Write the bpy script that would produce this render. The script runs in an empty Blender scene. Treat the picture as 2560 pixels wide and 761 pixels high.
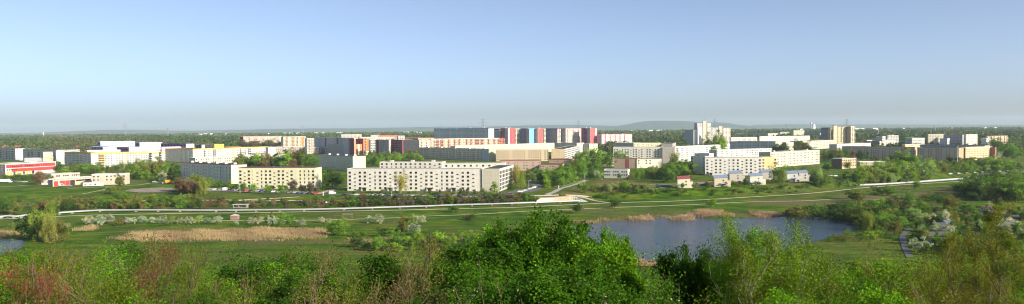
import bpy, math, random
import numpy as np
from mathutils import Vector, Matrix
random.seed(7); RNG = np.random.default_rng(7)
C = bpy.context.scene.collection
SC = bpy.context.scene
F = 2000.0; H0 = 45.0
# ---------------------------------------------------------------- camera frame
roll = math.atan(-0.0078); pitch = math.atan(math.cos(roll)*0.03024)
fwd = Vector((0, math.cos(pitch), -math.sin(pitch)))
r0 = Vector((1, 0, 0)); u0 = Vector((0, math.sin(pitch), math.cos(pitch)))
rgt = r0*math.cos(roll) + u0*math.sin(roll)
upv = u0*math.cos(roll) - r0*math.sin(roll)
EYE = Vector((0, 0, H0))
def ray(px, py): return fwd + rgt*((px-1280)/F) + upv*((380.5-py)/F)
def at_z(px, py, z):
    d = ray(px, py); t = (z-H0)/d.z; return EYE + d*t
def at_Y(px, py, Y):
    d = ray(px, py); return EYE + d*(Y/d.y)
def hor(px): return 330-0.0078*px
# ---------------------------------------------------------------- terrain
PX = [0, 400, 560, 860, 1280, 1400, 1500, 1720, 1830, 1900, 2010, 2150, 2560]
YT = [620, 620, 556, 530, 528, 548, 572, 578, 588, 600, 628, 690, 800]
YB = [540, 530, 515, 505, 505, 520, 540, 550, 560, 570, 595, 645, 750]
def sstep(t): t = np.clip(t, 0, 1); return t*t*(3-2*t)
PONDS = []
def inpoly(x, y, poly):
    x = np.asarray(x, float); y = np.asarray(y, float)
    c = np.zeros(np.broadcast(x, y).shape, bool); n = len(poly)
    for i in range(n):
        x1, y1 = poly[i]; x2, y2 = poly[(i+1) % n]
        k = ((y1 > y) != (y2 > y)) & (x < (x2-x1)*(y-y1)/((y2-y1) if y2 != y1 else 1e-9)+x1)
        c ^= k
    return c
def sdist(x, y, poly):
    x = np.asarray(x, float); y = np.asarray(y, float); d = np.full(np.broadcast(x, y).shape, 1e9)
    n = len(poly)
    for i in range(n):
        ax, ay = poly[i]; bx, by = poly[(i+1) % n]
        ex, ey = bx-ax, by-ay; t = np.clip(((x-ax)*ex+(y-ay)*ey)/(ex*ex+ey*ey+1e-9), 0, 1)
        d = np.minimum(d, np.hypot(x-ax-t*ex, y-ay-t*ey))
    return np.where(inpoly(x, y, poly), -d, d)
def ter(X, Y):
    X = np.asarray(X, float); Y = np.asarray(Y, float)
    p = 1280+F*X/np.maximum(Y, 60)
    yt = np.interp(p, PX, YT); yb = np.interp(p, PX, YB)
    z = -5+5*sstep((Y-yb)/(yt-yb)) + 10*sstep((Y-1500)/700)
    z = z + 0.25*np.sin(X*.05+1)*np.sin(Y*.043)*(1-sstep((Y-480)/60))
    for P_ in PONDS:
        bb = (X > P_[1][0]-10) & (X < P_[1][1]+10) & (Y > P_[1][2]-10) & (Y < P_[1][3]+10)
        if np.any(bb):
            d = sdist(X, Y, P_[0]); z = np.where(bb, z - 1.3*sstep((2.5-d)/5), z)
    r = np.sqrt(np.maximum(Y, 0)**2 + (.35*X)**2)
    hz = 43.3-.38*r-.0*r
    k = 3.0; m = np.maximum(z, hz)
    z = m + k*np.log(np.exp((z-m)/k)+np.exp((hz-m)/k)) - 0.0
    return z
def terz(x, y): return float(ter(np.array([x]), np.array([y]))[0])
_t = np.concatenate([np.arange(90, 900, 1.0), np.arange(900, 4000, 8.0), np.arange(4000, 12000, 50.0)])
def G(px, py):
    d = ray(px, py); X = EYE.x+d.x/d.y*_t; Z = H0+d.z/d.y*_t; D = Z-ter(X, _t)
    i = int(np.argmax(D < 0))
    if not (D < 0).any(): i = len(_t)-1
    if i > 0:
        a, b = D[i-1], D[i]; f = a/(a-b) if a != b else 0; y = _t[i-1]+f*(_t[i]-_t[i-1])
    else: y = _t[0]
    x = EYE.x+d.x/d.y*y; return Vector((x, y, terz(x, y)))
# ---------------------------------------------------------------- helpers
def s2l(c):
    c = c/255.0; return c/12.92 if c < .04045 else ((c+.055)/1.055)**2.4
def rgb(r, g, b, k=1.0): return (s2l(r)*k, s2l(g)*k, s2l(b)*k)
_names = {}
def mesh_np(name, V, Fq, mats=(), mi=None, attr=None, smooth=False):
    """V (n,3); Fq (m,k) of equal-sided faces"""
    me = bpy.data.meshes.new(name); V = np.asarray(V, np.float32); Fq = np.asarray(Fq, np.int32)
    k = Fq.shape[1]; me.vertices.add(len(V)); me.vertices.foreach_set('co', V.ravel())
    me.loops.add(Fq.size); me.loops.foreach_set('vertex_index', Fq.ravel())
    me.polygons.add(len(Fq)); me.polygons.foreach_set('loop_start', np.arange(0, Fq.size, k, dtype=np.int32))
    if mi is not None: me.polygons.foreach_set('material_index', np.asarray(mi, np.int32))
    me.polygons.foreach_set('use_smooth', np.full(len(Fq), bool(smooth)))
    for m in mats: me.materials.append(m)
    if attr is not None:
        for an, av in attr.items():
            a = me.attributes.new(an, 'FLOAT', 'POINT'); a.data.foreach_set('value', np.asarray(av, np.float32))
    me.update(calc_edges=True); return me
class MB:
    def __init__(s): s.V = []; s.F = []; s.M = []
    def add(s, vs, fs, m=0):
        o = len(s.V); s.V += [tuple(v) for v in vs]; s.F += [tuple(i+o for i in f) for f in fs]; s.M += [m]*len(fs)
    def box(s, x0, x1, y0, y1, z0, z1, m=0):
        s.add([(x0,y0,z0),(x1,y0,z0),(x1,y1,z0),(x0,y1,z0),(x0,y0,z1),(x1,y0,z1),(x1,y1,z1),(x0,y1,z1)],
              [(0,3,2,1),(4,5,6,7),(0,1,5,4),(1,2,6,5),(2,3,7,6),(3,0,4,7)], m)
    def tube(s, a, b, r, n=8, m=0, r2=None):
        a = Vector(a); b = Vector(b); d = (b-a).normalized(); r2 = r if r2 is None else r2
        t = Vector((0,0,1)) if abs(d.z) < .9 else Vector((1,0,0)); u = d.cross(t).normalized(); v = d.cross(u)
        vs = [a+(u*math.cos(2*math.pi*i/n)+v*math.sin(2*math.pi*i/n))*r for i in range(n)]
        vs += [b+(u*math.cos(2*math.pi*i/n)+v*math.sin(2*math.pi*i/n))*r2 for i in range(n)]
        s.add(vs, [(i,(i+1)%n,n+(i+1)%n,n+i) for i in range(n)]+[tuple(range(n))[::-1], tuple(range(n,2*n))], m)
    def me(s, name, mats):
        me = bpy.data.meshes.new(name); me.from_pydata(s.V, [], s.F)
        for m in mats: me.materials.append(m)
        me.polygons.foreach_set('material_index', s.M); me.update(); return me
    def obj(s, name, mats, parent=None, loc=None):
        if not isinstance(mats, (list, tuple)): mats = [mats]
        return mk(name, s.me(name, mats), parent, loc)
def mk(name, me, parent=None, loc=None, rz=None, sc=None):
    o = bpy.data.objects.new(name, me); C.objects.link(o)
    if parent is not None: o.parent = parent
    if loc is not None: o.location = loc
    if rz is not None: o.rotation_euler = (0, 0, rz)
    if sc is not None: o.scale = sc if isinstance(sc, (tuple, list)) else (sc, sc, sc)
    return o
def tag(o, label=None, cat=None, group=None, kind=None):
    if label: o['label'] = label
    if cat: o['category'] = cat
    if group: o['group'] = group
    if kind: o['kind'] = kind
    return o
def empty(name, loc, rz=0): 
    o = bpy.data.objects.new(name, None); C.objects.link(o); o.location = loc; o.rotation_euler = (0,0,rz); o.empty_display_size = .5; return o
# ---------------------------------------------------------------- materials
class NT:
    def __init__(s, name):
        s.m = bpy.data.materials.new(name); s.m.use_nodes = True; s.t = s.m.node_tree; s.t.nodes.clear()
    def n(s, ty, **k):
        nd = s.t.nodes.new(ty)
        for a, b in k.items():
            if a.startswith('i_'):
                key = a[2:]; key = int(key) if key.isdigit() else key.replace('_', ' ')
                nd.inputs[key].default_value = b
            else: setattr(nd, a, b)
        return nd
    def l(s, a, b): s.t.links.new(a, b)
    def math(s, op, a, b=None, c=None):
        nd = s.n('ShaderNodeMath', operation=op)
        for i, v in enumerate((a, b, c)):
            if v is None: continue
            if isinstance(v, (int, float)): nd.inputs[i].default_value = v
            else: s.l(v, nd.inputs[i])
        return nd.outputs[0]
    def mix(s, f, a, b, mode='MIX'):
        nd = s.n('ShaderNodeMix', data_type='RGBA', blend_type=mode)
        for k, v in ((0, f), (6, a), (7, b)):
            if isinstance(v, (int, float)): nd.inputs[k].default_value = v
            elif isinstance(v, tuple): nd.inputs[k].default_value = (*v, 1) if len(v) == 3 else v
            else: s.l(v, nd.inputs[k])
        return nd.outputs[2]
    def noise(s, scale, co=None, det=3, rough=.55):
        nd = s.n('ShaderNodeTexNoise'); nd.inputs['Scale'].default_value = scale; nd.inputs['Detail'].default_value = det
        nd.inputs['Roughness'].default_value = rough
        if co is not None: s.l(co, nd.inputs['Vector'])
        return nd.outputs[0]
    def ramp(s, f, stops):
        nd = s.n('ShaderNodeValToRGB'); e = nd.color_ramp.elements
        while len(e) < len(stops): e.new(.5)
        for i, (p, c) in enumerate(stops): e[i].position = p; e[i].color = (*c, 1)
        s.l(f, nd.inputs[0]); return nd.outputs[0]
    def co(s, w='Object'): return s.n('ShaderNodeTexCoord').outputs[w]
    def fin(s, col, rough=.85, spec=.3, metal=0, bump=None, bstr=.3, bdist=.1, trans=0):
        p = s.n('ShaderNodeBsdfPrincipled'); p.inputs['Roughness'].default_value = rough
        p.inputs['Specular IOR Level'].default_value = spec; p.inputs['Metallic'].default_value = metal
        if isinstance(col, tuple): p.inputs['Base Color'].default_value = (*col, 1)
        else: s.l(col, p.inputs['Base Color'])
        if bump is not None:
            b = s.n('ShaderNodeBump'); b.inputs['Strength'].default_value = bstr; b.inputs['Distance'].default_value = bdist
            s.l(bump, b.inputs['Height']); s.l(b.outputs[0], p.inputs['Normal'])
        out = s.n('ShaderNodeOutputMaterial'); sh = p.outputs[0]
        if trans:
            tr = s.n('ShaderNodeBsdfTranslucent')
            if isinstance(col, tuple): tr.inputs[0].default_value = (*col, 1)
            else: s.l(col, tr.inputs[0])
            mx = s.n('ShaderNodeMixShader'); mx.inputs[0].default_value = trans; s.l(sh, mx.inputs[1]); s.l(tr.outputs[0], mx.inputs[2]); sh = mx.outputs[0]
        s.l(sh, out.inputs[0]); return s.m
_wm = {}
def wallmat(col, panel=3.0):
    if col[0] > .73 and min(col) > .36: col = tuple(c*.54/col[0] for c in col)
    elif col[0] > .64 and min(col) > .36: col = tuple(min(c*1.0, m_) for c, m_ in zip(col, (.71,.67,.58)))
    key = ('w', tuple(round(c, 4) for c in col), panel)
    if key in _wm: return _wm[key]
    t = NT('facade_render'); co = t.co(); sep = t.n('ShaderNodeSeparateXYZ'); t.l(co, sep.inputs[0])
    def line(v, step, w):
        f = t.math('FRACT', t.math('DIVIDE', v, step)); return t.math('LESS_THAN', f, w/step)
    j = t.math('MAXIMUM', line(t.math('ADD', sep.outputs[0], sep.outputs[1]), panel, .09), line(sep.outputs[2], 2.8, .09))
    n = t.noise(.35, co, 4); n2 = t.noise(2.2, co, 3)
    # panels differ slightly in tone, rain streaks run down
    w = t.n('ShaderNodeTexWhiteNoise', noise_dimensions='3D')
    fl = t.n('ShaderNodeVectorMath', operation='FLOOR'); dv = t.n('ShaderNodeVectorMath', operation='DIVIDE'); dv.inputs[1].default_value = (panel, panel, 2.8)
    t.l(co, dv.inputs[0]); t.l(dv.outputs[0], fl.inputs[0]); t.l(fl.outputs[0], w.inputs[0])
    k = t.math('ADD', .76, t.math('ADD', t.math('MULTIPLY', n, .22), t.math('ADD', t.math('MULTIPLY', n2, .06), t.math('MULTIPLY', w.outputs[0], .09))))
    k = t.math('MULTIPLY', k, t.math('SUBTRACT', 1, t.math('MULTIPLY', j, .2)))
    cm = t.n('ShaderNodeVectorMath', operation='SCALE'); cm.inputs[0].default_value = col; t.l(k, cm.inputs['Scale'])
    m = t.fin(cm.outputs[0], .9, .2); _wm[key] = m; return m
def plain(name, col, rough=.7, spec=.3, metal=0, var=.12, scale=1.5):
    key = (name, tuple(round(c, 4) for c in col), rough)
    if key in _wm: return _wm[key]
    t = NT(name); n = t.noise(scale, t.co(), 4)
    k = t.math('ADD', 1-var, t.math('MULTIPLY', n, 2*var)); cm = t.n('ShaderNodeVectorMath', operation='SCALE'); cm.inputs[0].default_value = col; t.l(k, cm.inputs['Scale'])
    m = t.fin(cm.outputs[0], rough, spec, metal); _wm[key] = m; return m
t = NT('window_glass'); _r = t.n('ShaderNodeObjectInfo').outputs['Random']; _n = t.noise(3.1, t.co(), 2)
_k = t.math('GREATER_THAN', t.math('FRACT', t.math('ADD', t.math('MULTIPLY', _r, 7.7), _n)), .82)
GLASS = t.fin(t.mix(t.math('MULTIPLY', _k, t.math('ADD', .25, t.math('MULTIPLY', _r, .6))), (.016,.02,.026), (.34,.31,.26)), .12, .5)
FRAME = plain('window_frame', (.62,.6,.55), .6)
FRAMED = plain('dark_frame', (.1,.09,.08), .6)
BITUMEN = plain('bitumen_roof', (.055,.052,.05), .9, scale=.4, var=.3)
GRAVELR = plain('gravel_roof', (.26,.25,.23), .9, scale=.4, var=.2)
WHITE = plain('white_paint', (.78,.76,.7), .7)
CONC = plain('concrete', (.42,.4,.36), .9, scale=.8)
DARK = plain('dark_paint_and_shade', (.035,.033,.03), .8)  # near-black for doors and lettering, also painted shade behind balconies and in the garage
REDP = plain('red_paint', (.55,.05,.05), .6)
YEL = plain('yellow_paint', (.8,.5,.06), .6)
def leafmat(name, trans=.3, useobj=True, spec=.25, rough=.55):
    t = NT(name)
    oi = t.n('ShaderNodeObjectInfo'); at = t.n('ShaderNodeAttribute', attribute_name='var')
    base = oi.outputs['Color']
    k = t.math('ADD', .62, t.math('MULTIPLY', at.outputs['Fac'], .76))
    cm = t.n('ShaderNodeVectorMath', operation='SCALE'); t.l(base, cm.inputs[0]); t.l(k, cm.inputs['Scale'])
    wn = t.math('FRACT', t.math('MULTIPLY', at.outputs['Fac'], 17.3))
    hs = t.n('ShaderNodeHueSaturation'); t.l(cm.outputs[0], hs.inputs['Color']); t.l(t.math('ADD', .478, t.math('MULTIPLY', wn, .044)), hs.inputs['Hue'])
    return t.fin(hs.outputs[0], rough, spec, trans=trans)
LEAF = leafmat('leaf_foliage', .3, spec=.1, rough=.7)
LEAFN = leafmat('broad_leaf', .36, spec=.12, rough=.55)
BARK = plain('bark', (.11,.085,.06), .95, scale=6, var=.35)
BARKW = plain('pale_bark', (.24,.22,.17), .9, scale=6, var=.3)
BARKB = plain('reddish_bark', (.13,.09,.055), .9, scale=6, var=.3)
# ---------------------------------------------------------------- buildings
FOOT = []
def meet(Cx, Cy, dx, dy, px):
    d = ray(px, hor(px)); k = d.x/d.y
    return (k*Cy-Cx)/(dx-k*dy)
def K(L, c, R, py, zr, th, Y=None, a=None, b=None):
    if Y is not None:
        p = at_Y(c, py, Y); zr = p.z
    else: p = at_z(c, py, zr)
    th = math.radians(th); u = (math.cos(th), math.sin(th)); v = (-math.sin(th), math.cos(th))
    if a is None: a = meet(p.x, p.y, u[0], u[1], R)
    if b is None: b = meet(p.x, p.y, v[0], v[1], L)
    if a < 0 or a > 400: print('K a?', L, c, R, a)
    if b < 0 or b > 400: print('K b?', L, c, R, b)
    a = 12 if (a < 0 or a > 400) else max(a, 2.5); b = 12 if (b < 0 or b > 400) else max(b, 2.5)
    return dict(x=p.x, y=p.y, zr=zr, th=th, a=a, b=b)
def S(x0, y0, x1, y1, zr, side='L', dep=12.5):
    p = at_z(x0, y0, zr); q = at_z(x1, y1, zr); L = math.hypot(p.x-q.x, p.y-q.y)
    if side == 'L':
        th = math.atan2(-(p.x-q.x)/L, (p.y-q.y)/L); return dict(x=q.x, y=q.y, zr=zr, th=th, a=dep, b=L)
    th = math.atan2(q.y-p.y, q.x-p.x); return dict(x=p.x, y=p.y, zr=zr, th=th, a=L, b=dep)
_win = {}
def winmesh(w, h, fr):
    k = (w, h, fr.name)
    if k not in _win:
        m = MB(); t = .09
        m.box(-w/2, w/2, -.03, 0, -h/2, h/2, 1)
        for (a, b, c, d) in ((-w/2-t, w/2+t, h/2, h/2+t), (-w/2-t, w/2+t, -h/2-t, -h/2), (-w/2-t, -w/2, -h/2, h/2), (w/2, w/2+t, -h/2, h/2)):
            m.box(a, b, -.06, 0, c, d, 0)
        if w > 1.3: m.box(w*.12, w*.12+.06, -.055, -.031, -h/2, h/2, 0)
        m.box(-w/2-.12, w/2+.12, -.14, 0, -h/2-t-.05, -h/2-t, 0)
        _win[k] = m.me('window', [fr, GLASS])
    return _win[k]
WS = {'W': (1.5, 1.2, 0), 'v': (1.4, 1.3, 0), 'n': (.8, 1.25, 0), 's': (1.35, .5, -1.2), 'q': (1.0,1.1,0), 'G': (4.4, 2.2, 0)}
def balmesh(w, col):
    k = ('b', w, col.name)
    if k not in _win:
        m = MB(); m.box(-w/2, w/2, -.02, 0, -.95, 1.15, 1); m.box(-w/2, w/2, -1.2, 0, -1.15, -1.0, 2)  # near-black sheet on the wall paints the balcony's shade
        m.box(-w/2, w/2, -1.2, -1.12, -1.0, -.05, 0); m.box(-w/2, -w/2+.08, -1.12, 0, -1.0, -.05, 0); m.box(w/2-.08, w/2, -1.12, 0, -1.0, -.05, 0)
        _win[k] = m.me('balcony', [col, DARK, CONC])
    return _win[k]
WREP = {}
def building(g, name, label, R=None, Lf=None, col=(.7,.66,.56), colL=None, colR=None, trim=None, th=.7, roof=BITUMEN, huts=0, ind=None, mod=3.0,
             frame=FRAME, strips=(), cat='apartment block', entr=(), bal=None, hutcol=None, eave=False, group=None, storeys=None, first=1.95, sh=2.8):
    cs, sn = math.cos(g['th']), math.sin(g['th'])
    def W(x, y): return (g['x']+cs*x-sn*y, g['y']+sn*x+cs*y)
    a, b = g['a'], g['b']
    cor = [W(0,0), W(a,0), W(a,b), W(0,b)]
    zs = [terz(*q) for q in cor]; z0 = min(zs)
    FOOT.append([W(-3,-3), W(a+3,-3), W(a+3,b+3), W(-3,b+3)])
    h = g['zr']-z0
    root = empty(name, (g['x'], g['y'], z0), g['th']); tag(root, label, cat, group)
    colR = colR or col; colL = colL or col  # on many blocks the left face's shade is part of its colour
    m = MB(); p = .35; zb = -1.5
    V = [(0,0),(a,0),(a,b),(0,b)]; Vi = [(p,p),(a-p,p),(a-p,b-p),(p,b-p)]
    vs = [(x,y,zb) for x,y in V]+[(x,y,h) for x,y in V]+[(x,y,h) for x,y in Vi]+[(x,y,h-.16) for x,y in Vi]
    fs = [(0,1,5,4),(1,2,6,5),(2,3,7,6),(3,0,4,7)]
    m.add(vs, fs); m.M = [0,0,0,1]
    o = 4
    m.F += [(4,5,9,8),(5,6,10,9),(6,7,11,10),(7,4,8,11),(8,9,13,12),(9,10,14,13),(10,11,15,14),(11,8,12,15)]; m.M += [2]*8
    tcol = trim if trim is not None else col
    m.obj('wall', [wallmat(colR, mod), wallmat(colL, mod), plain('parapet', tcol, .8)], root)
    r = MB(); r.box(p, a-p, p, b-p, h-.5, h-.161); r.obj('roof', roof, root)
    if trim is not None:
        t = MB()
        e = .08
        t.box(-e, a+e, -e, -.002, h-th, h+.05); t.box(-e, -.002, -.0021, b+e, h-th, h+.05); t.box(a+.002, a+e, -.0021, b+e, h-th, h+.05); t.box(-.0021, a+.0021, b+.002, b+e, h-th, h+.05)
        t.obj('cornice', plain('cornice_paint', trim, .7), root)
    for (face, s0, s1, sc_) in strips:
        t = MB()
        if face == 'R': t.box(a*s0, a*s1, -.06, -.003, 0, h-.75)
        else: t.box(-.06, -.003, b*s0, b*s1, 0, h-.75)
        t.obj('facade_strip', plain('facade_strip', sc_, .85), root)
    ns = storeys or max(1, int((h-1.4)/sh))
    inst = []
    for face, pat, Ln in (('R', R, a), ('L', Lf, b)):
        if not pat: continue
        if pat[0] == '=': pt = pat[1:]; n = len(pt); md = Ln/n
        else: n = max(1, int(Ln/mod)); md = Ln/n; pt = ''.join(pat[i % len(pat)] for i in range(n))
        for i in range(n):
            ch = pt[i] if face == 'R' else pt[n-1-i] if False else pt[i]
            if ch == '.': continue
            s = (i+.5)*md
            if face == 'L': s = Ln - s    # left to right as seen
            for k in range(ns):
                z = h-first-sh*k
                if z < .8: continue
                inst.append((face, ch, s, z))
    individual = ind if ind is not None else g['y'] < 1250
    cnt = 0; rest = MB(); nrest = 0
    def dist(it):
        x, y = W(it[2], 0) if it[0] == 'R' else W(0, it[2]); return x*x+y*y
    if len(inst) > 100: inst.sort(key=dist)
    for it in inst:
        face, ch, s, z = it
        if ch in 'BC':
            me = balmesh(2.8 if md > 2.6 else 2.2, plain('balcony_panel', bal if bal else (.7,.66,.6), .7)); nm = 'balcony'; zz = z-.1
            if ch == 'C': me = balmesh(2.4, plain('balcony_panel2', (.75,.72,.65), .7))
        else:
            w, hh, dz = WS[ch]; me = winmesh(w, hh, frame); nm = 'window'; zz = z+dz
            if zz < .5: continue
        loc = (s, 0, zz) if face == 'R' else (0, s, zz); rz = 0 if face == 'R' else -math.pi/2
        if individual and cnt < 100:
            mk(nm, me, root, loc, rz); cnt += 1
        else:
            nrest += 1
            vs = [v.co for v in me.vertices]; 
            if rz: vs = [(v.y, -v.x+s, v.z+zz) for v in vs]
            else: vs = [(v.x+s, v.y, v.z+zz) for v in vs]
            o_ = len(rest.V); rest.V += [tuple(v) for v in vs]
            for pl in me.polygons:
                rest.F.append(tuple(i+o_ for i in pl.vertices)); rest.M.append(pl.material_index + (2 if nm == 'balcony' else 0))
    if nrest:
        bm_ = [plain('balcony_panel', bal if bal else (.7,.66,.6), .7), DARK, CONC]
        tag(rest.obj('window', [frame, GLASS]+bm_, root), kind='stuff')
    for i in range(huts):
        hx = a*(.5 if a < b else (i+.5)/huts); hy = b*((i+.5)/huts if a < b else .5)
        m2 = MB(); q = 1.3; m2.box(hx-q, hx+q, hy-q, hy+q, h-.55, h+1.1); m2.box(hx-q-.15, hx+q+.15, hy-q-.15, hy+q+.15, h+1.101, h+1.25)
        m2.obj('rooftop_hut', plain('hut_paint', hutcol or (.7,.68,.62), .8), root)
    for s in entr:   # canopy and door on the long face
        face = 'R' if a > b else 'L'; Ln = max(a, b); s_ = s*Ln if face == 'R' else Ln-s*Ln
        e = empty('entrance', (s_, 0, 0) if face == 'R' else (0, s_, 0), 0 if face == 'R' else -math.pi/2); e.parent = root
        m3 = MB(); m3.box(-1.9, 1.9, -2.4, -.05, 2.5, 2.75); m3.box(-1.9, -1.6, -2.3, -.05, -.5, 2.499); m3.obj('canopy', plain('canopy', (.4,.37,.33), .8), e)
        m4 = MB(); m4.box(-1.2, 1.2, -.14, -.004, 0, 2.3); m4.obj('door', DARK, e)
    return root, W, h
# ---------------------------------------------------------------- the estate
CW=(.78,.74,.64); CWW=(.8,.78,.72); CREAM=(.74,.68,.5); TEAL=(.3,.36,.35); SHADE_GREY=(.7,.68,.64); YELL=(.8,.52,.12); PINK=(.74,.46,.42); NAVY=(.06,.1,.26)  # the wall grey is a shaded-face tone, lifted to stand in for sky fill
BROWN=(.26,.19,.15); TAN=(.5,.38,.26); ORANG=(.72,.5,.3); GREY=(.4,.38,.35); MAROON=(.24,.045,.06); RED=(.62,.07,.07); LBLUE=(.25,.5,.75); DBLUE=(.07,.16,.33)
B = building
# --- front rows
A = S(868,422,1203,422,16.2,'L',12)
B(A,'apartment_block','long white five-storey block in the centre with a yellow tree before it',Lf='=WsWWsnWWsWWsWWsWWsnWWsWWs.',col=(.72,.68,.6),colR=CWW,ind=True,huts=0,frame=FRAMED,first=2.9,storeys=5,entr=(.13,.33,.62,.8),th=.5,trim=(.72,.68,.6))
B(K(1203.6,1249,1286,422.2,16.2,80,a=58),'apartment_block','white end wing with glazed dark balconies at the right end of the white block',R='=GGGGGGGGGG',Lf=None,col=(.78,.72,.56),colR=CWW,bal=(.8,.78,.72),ind=True,first=2.9,storeys=5)
B(S(949,405,1105,405,16.2,'L',12),'apartment_block','white block whose top window row shows over the long white block',Lf='=WWnWWvWWvWWsW',col=(.72,.68,.6),colR=CWW,ind=True,frame=FRAMED,huts=3)
B(S(1108,409,1262,408.3,16.2,'L',12),'apartment_block','white block with flat black roof behind the right half of the white block',Lf='=WnWWvnWWvW',col=(.72,.68,.6),colR=CWW,ind=True,frame=FRAMED)
B(S(595.5,419.4,788,419,16.2,'L',14),'apartment_block','cream yellow five-storey block with pale green trees before it, left of the white block',Lf='=WsWWsnvWsWWsW.nnnv',col=(.72,.66,.44),colR=(.8,.76,.55),trim=(.16,.1,.08),th=.35,ind=True,first=2.9,storeys=5,frame=FRAMED,
  strips=(('L',.79,.815,(.75,.68,.4)),),entr=(.2,.45,.62,.86))
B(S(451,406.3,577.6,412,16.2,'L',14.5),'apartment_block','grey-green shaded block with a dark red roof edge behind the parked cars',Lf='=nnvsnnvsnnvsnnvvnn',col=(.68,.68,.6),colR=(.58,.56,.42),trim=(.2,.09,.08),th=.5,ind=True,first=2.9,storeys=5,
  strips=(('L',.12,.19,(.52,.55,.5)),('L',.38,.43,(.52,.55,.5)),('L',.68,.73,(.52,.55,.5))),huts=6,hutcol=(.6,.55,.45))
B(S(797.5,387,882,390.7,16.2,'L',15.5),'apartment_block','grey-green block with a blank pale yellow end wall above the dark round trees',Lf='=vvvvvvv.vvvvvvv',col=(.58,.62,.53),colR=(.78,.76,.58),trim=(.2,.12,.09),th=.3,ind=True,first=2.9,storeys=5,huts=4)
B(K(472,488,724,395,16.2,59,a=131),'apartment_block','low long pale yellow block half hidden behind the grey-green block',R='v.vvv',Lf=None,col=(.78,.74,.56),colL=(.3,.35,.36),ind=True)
# --- left: blocks with yellow tops
B(K(-60,38,60,372,18.7,49),'apartment_block','shaded grey block with a bright white end wall above the red school, far left one',Lf='BvvvBBvvv',R='=.q.',col=SHADE_GREY,colR=CWW,trim=(.5,.52,.6),th=.6,bal=(.3,.33,.38))
B(K(56,142,163,375.5,18.7,49),'apartment_block','grey block with dark balcony bays standing behind the cream tower',Lf='vvvvvvvBBvvvBB',R='=.q.',col=SHADE_GREY,colR=CWW,trim=(.66,.52,.5),th=.6,bal=(.34,.34,.36))
B(S(164,377,199,374,18.7,'R',12),'apartment_block','white block end left of the yellow-topped block',R='=vvvvvB',col=CWW,colL=SHADE_GREY,trim=(.7,.66,.7),th=.8)
YT_ = dict(trim=(.72,.47,.13), th=1.5)
B(K(160,227,246,382.5,18.7,49),'apartment_block','shaded grey-fronted yellow-topped block with balconies stacked at its left corner',Lf='Cvv.vvv.vvv.vvv.',R='=.q.',col=SHADE_GREY,colR=(.8,.79,.74),ind=True,bal=(.7,.6,.5),**YT_)
B(S(247,382,370,379.5,18.7,'R',12),'apartment_block','bright white yellow-topped block with a column of yellow balconies',R='=BBvvv.vvv.vvvv.vvv',col=(.8,.79,.74),colL=SHADE_GREY,bal=(.8,.5,.12),ind=True,strips=(('R',.53,.56,(.7,.4,.25)),('R',.8,.83,(.7,.4,.25))),**YT_)
B(K(371,380,396,382.5,18.7,49),'apartment_block','narrow yellow-topped white end wall with dark balconies, behind the green trees',Lf='=BB',R='=q..q',col=SHADE_GREY,colR=(.8,.79,.74),**YT_)
B(K(396,404,412,381,18.7,49),'apartment_block','narrow white end wall with dark balconies, right of its twin',Lf='=BB',R='=.q',col=(.3,.28,.27),colR=(.8,.79,.74),**YT_)
B(K(412,482,670,372.5,18.7,58),'apartment_block','long yellow-topped white block running back from a shaded grey corner',Lf='vv.vvv.v',R='vvv.vvB.vvvBBvvvv.vv.',col=SHADE_GREY,colR=(.8,.79,.74),strips=(('R',.5,.52,(.72,.4,.25)),('R',.83,.85,(.72,.4,.25))),ind=True,bal=(.45,.43,.4),**YT_)
B(K(209,218,300,376.5,19.5,45),'apartment_block','pink-topped block showing just above the yellow roof line, left part',R='vvvv.',col=(.75,.66,.62),trim=PINK,th=2.2,colL=(.3,.28,.3))
B(K(296,303,402,371.5,19.8,49),'apartment_block','pink-topped block showing just above the yellow roof line, middle part',R='vvvv.',col=(.75,.66,.62),trim=PINK,th=2.2,colL=(.3,.28,.3))
B(K(398,404,470,368,20.5,52),'apartment_block','lilac-topped block above the yellow roof line, right part',R='vvvv.',col=(.72,.66,.66),trim=(.66,.45,.5),th=2.2,colL=(.25,.2,.28))
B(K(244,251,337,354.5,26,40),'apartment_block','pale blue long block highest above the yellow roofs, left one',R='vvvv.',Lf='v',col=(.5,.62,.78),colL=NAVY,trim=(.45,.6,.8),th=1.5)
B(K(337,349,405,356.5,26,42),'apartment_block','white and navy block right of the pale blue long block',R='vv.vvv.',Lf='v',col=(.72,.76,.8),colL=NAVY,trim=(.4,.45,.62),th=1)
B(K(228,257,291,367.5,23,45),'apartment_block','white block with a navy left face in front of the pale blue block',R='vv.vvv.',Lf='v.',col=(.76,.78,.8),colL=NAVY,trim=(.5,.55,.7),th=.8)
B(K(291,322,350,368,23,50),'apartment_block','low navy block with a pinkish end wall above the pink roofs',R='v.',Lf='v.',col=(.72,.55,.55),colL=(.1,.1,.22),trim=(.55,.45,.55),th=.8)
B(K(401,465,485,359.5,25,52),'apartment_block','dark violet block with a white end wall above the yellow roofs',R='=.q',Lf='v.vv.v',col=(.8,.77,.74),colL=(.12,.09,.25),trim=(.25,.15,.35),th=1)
B(K(488,504,511,362.5,24,52),'apartment_block','small navy grey block between the violet block and the orange wall',R='=.',Lf='v.',col=(.5,.5,.55),colL=(.1,.1,.16))
B(K(507,536,559,361,24,52),'apartment_block','grey block with a bright orange yellow end wall',R='=....',Lf='vv.vv',col=(.76,.47,.1),colL=SHADE_GREY,trim=(.76,.47,.1),th=1.2)
B(K(663,670,689,368,20,52),'apartment_block','blank white end block where the long yellow-topped block stops',R='=.q.',col=CWW,colL=SHADE_GREY)
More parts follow.
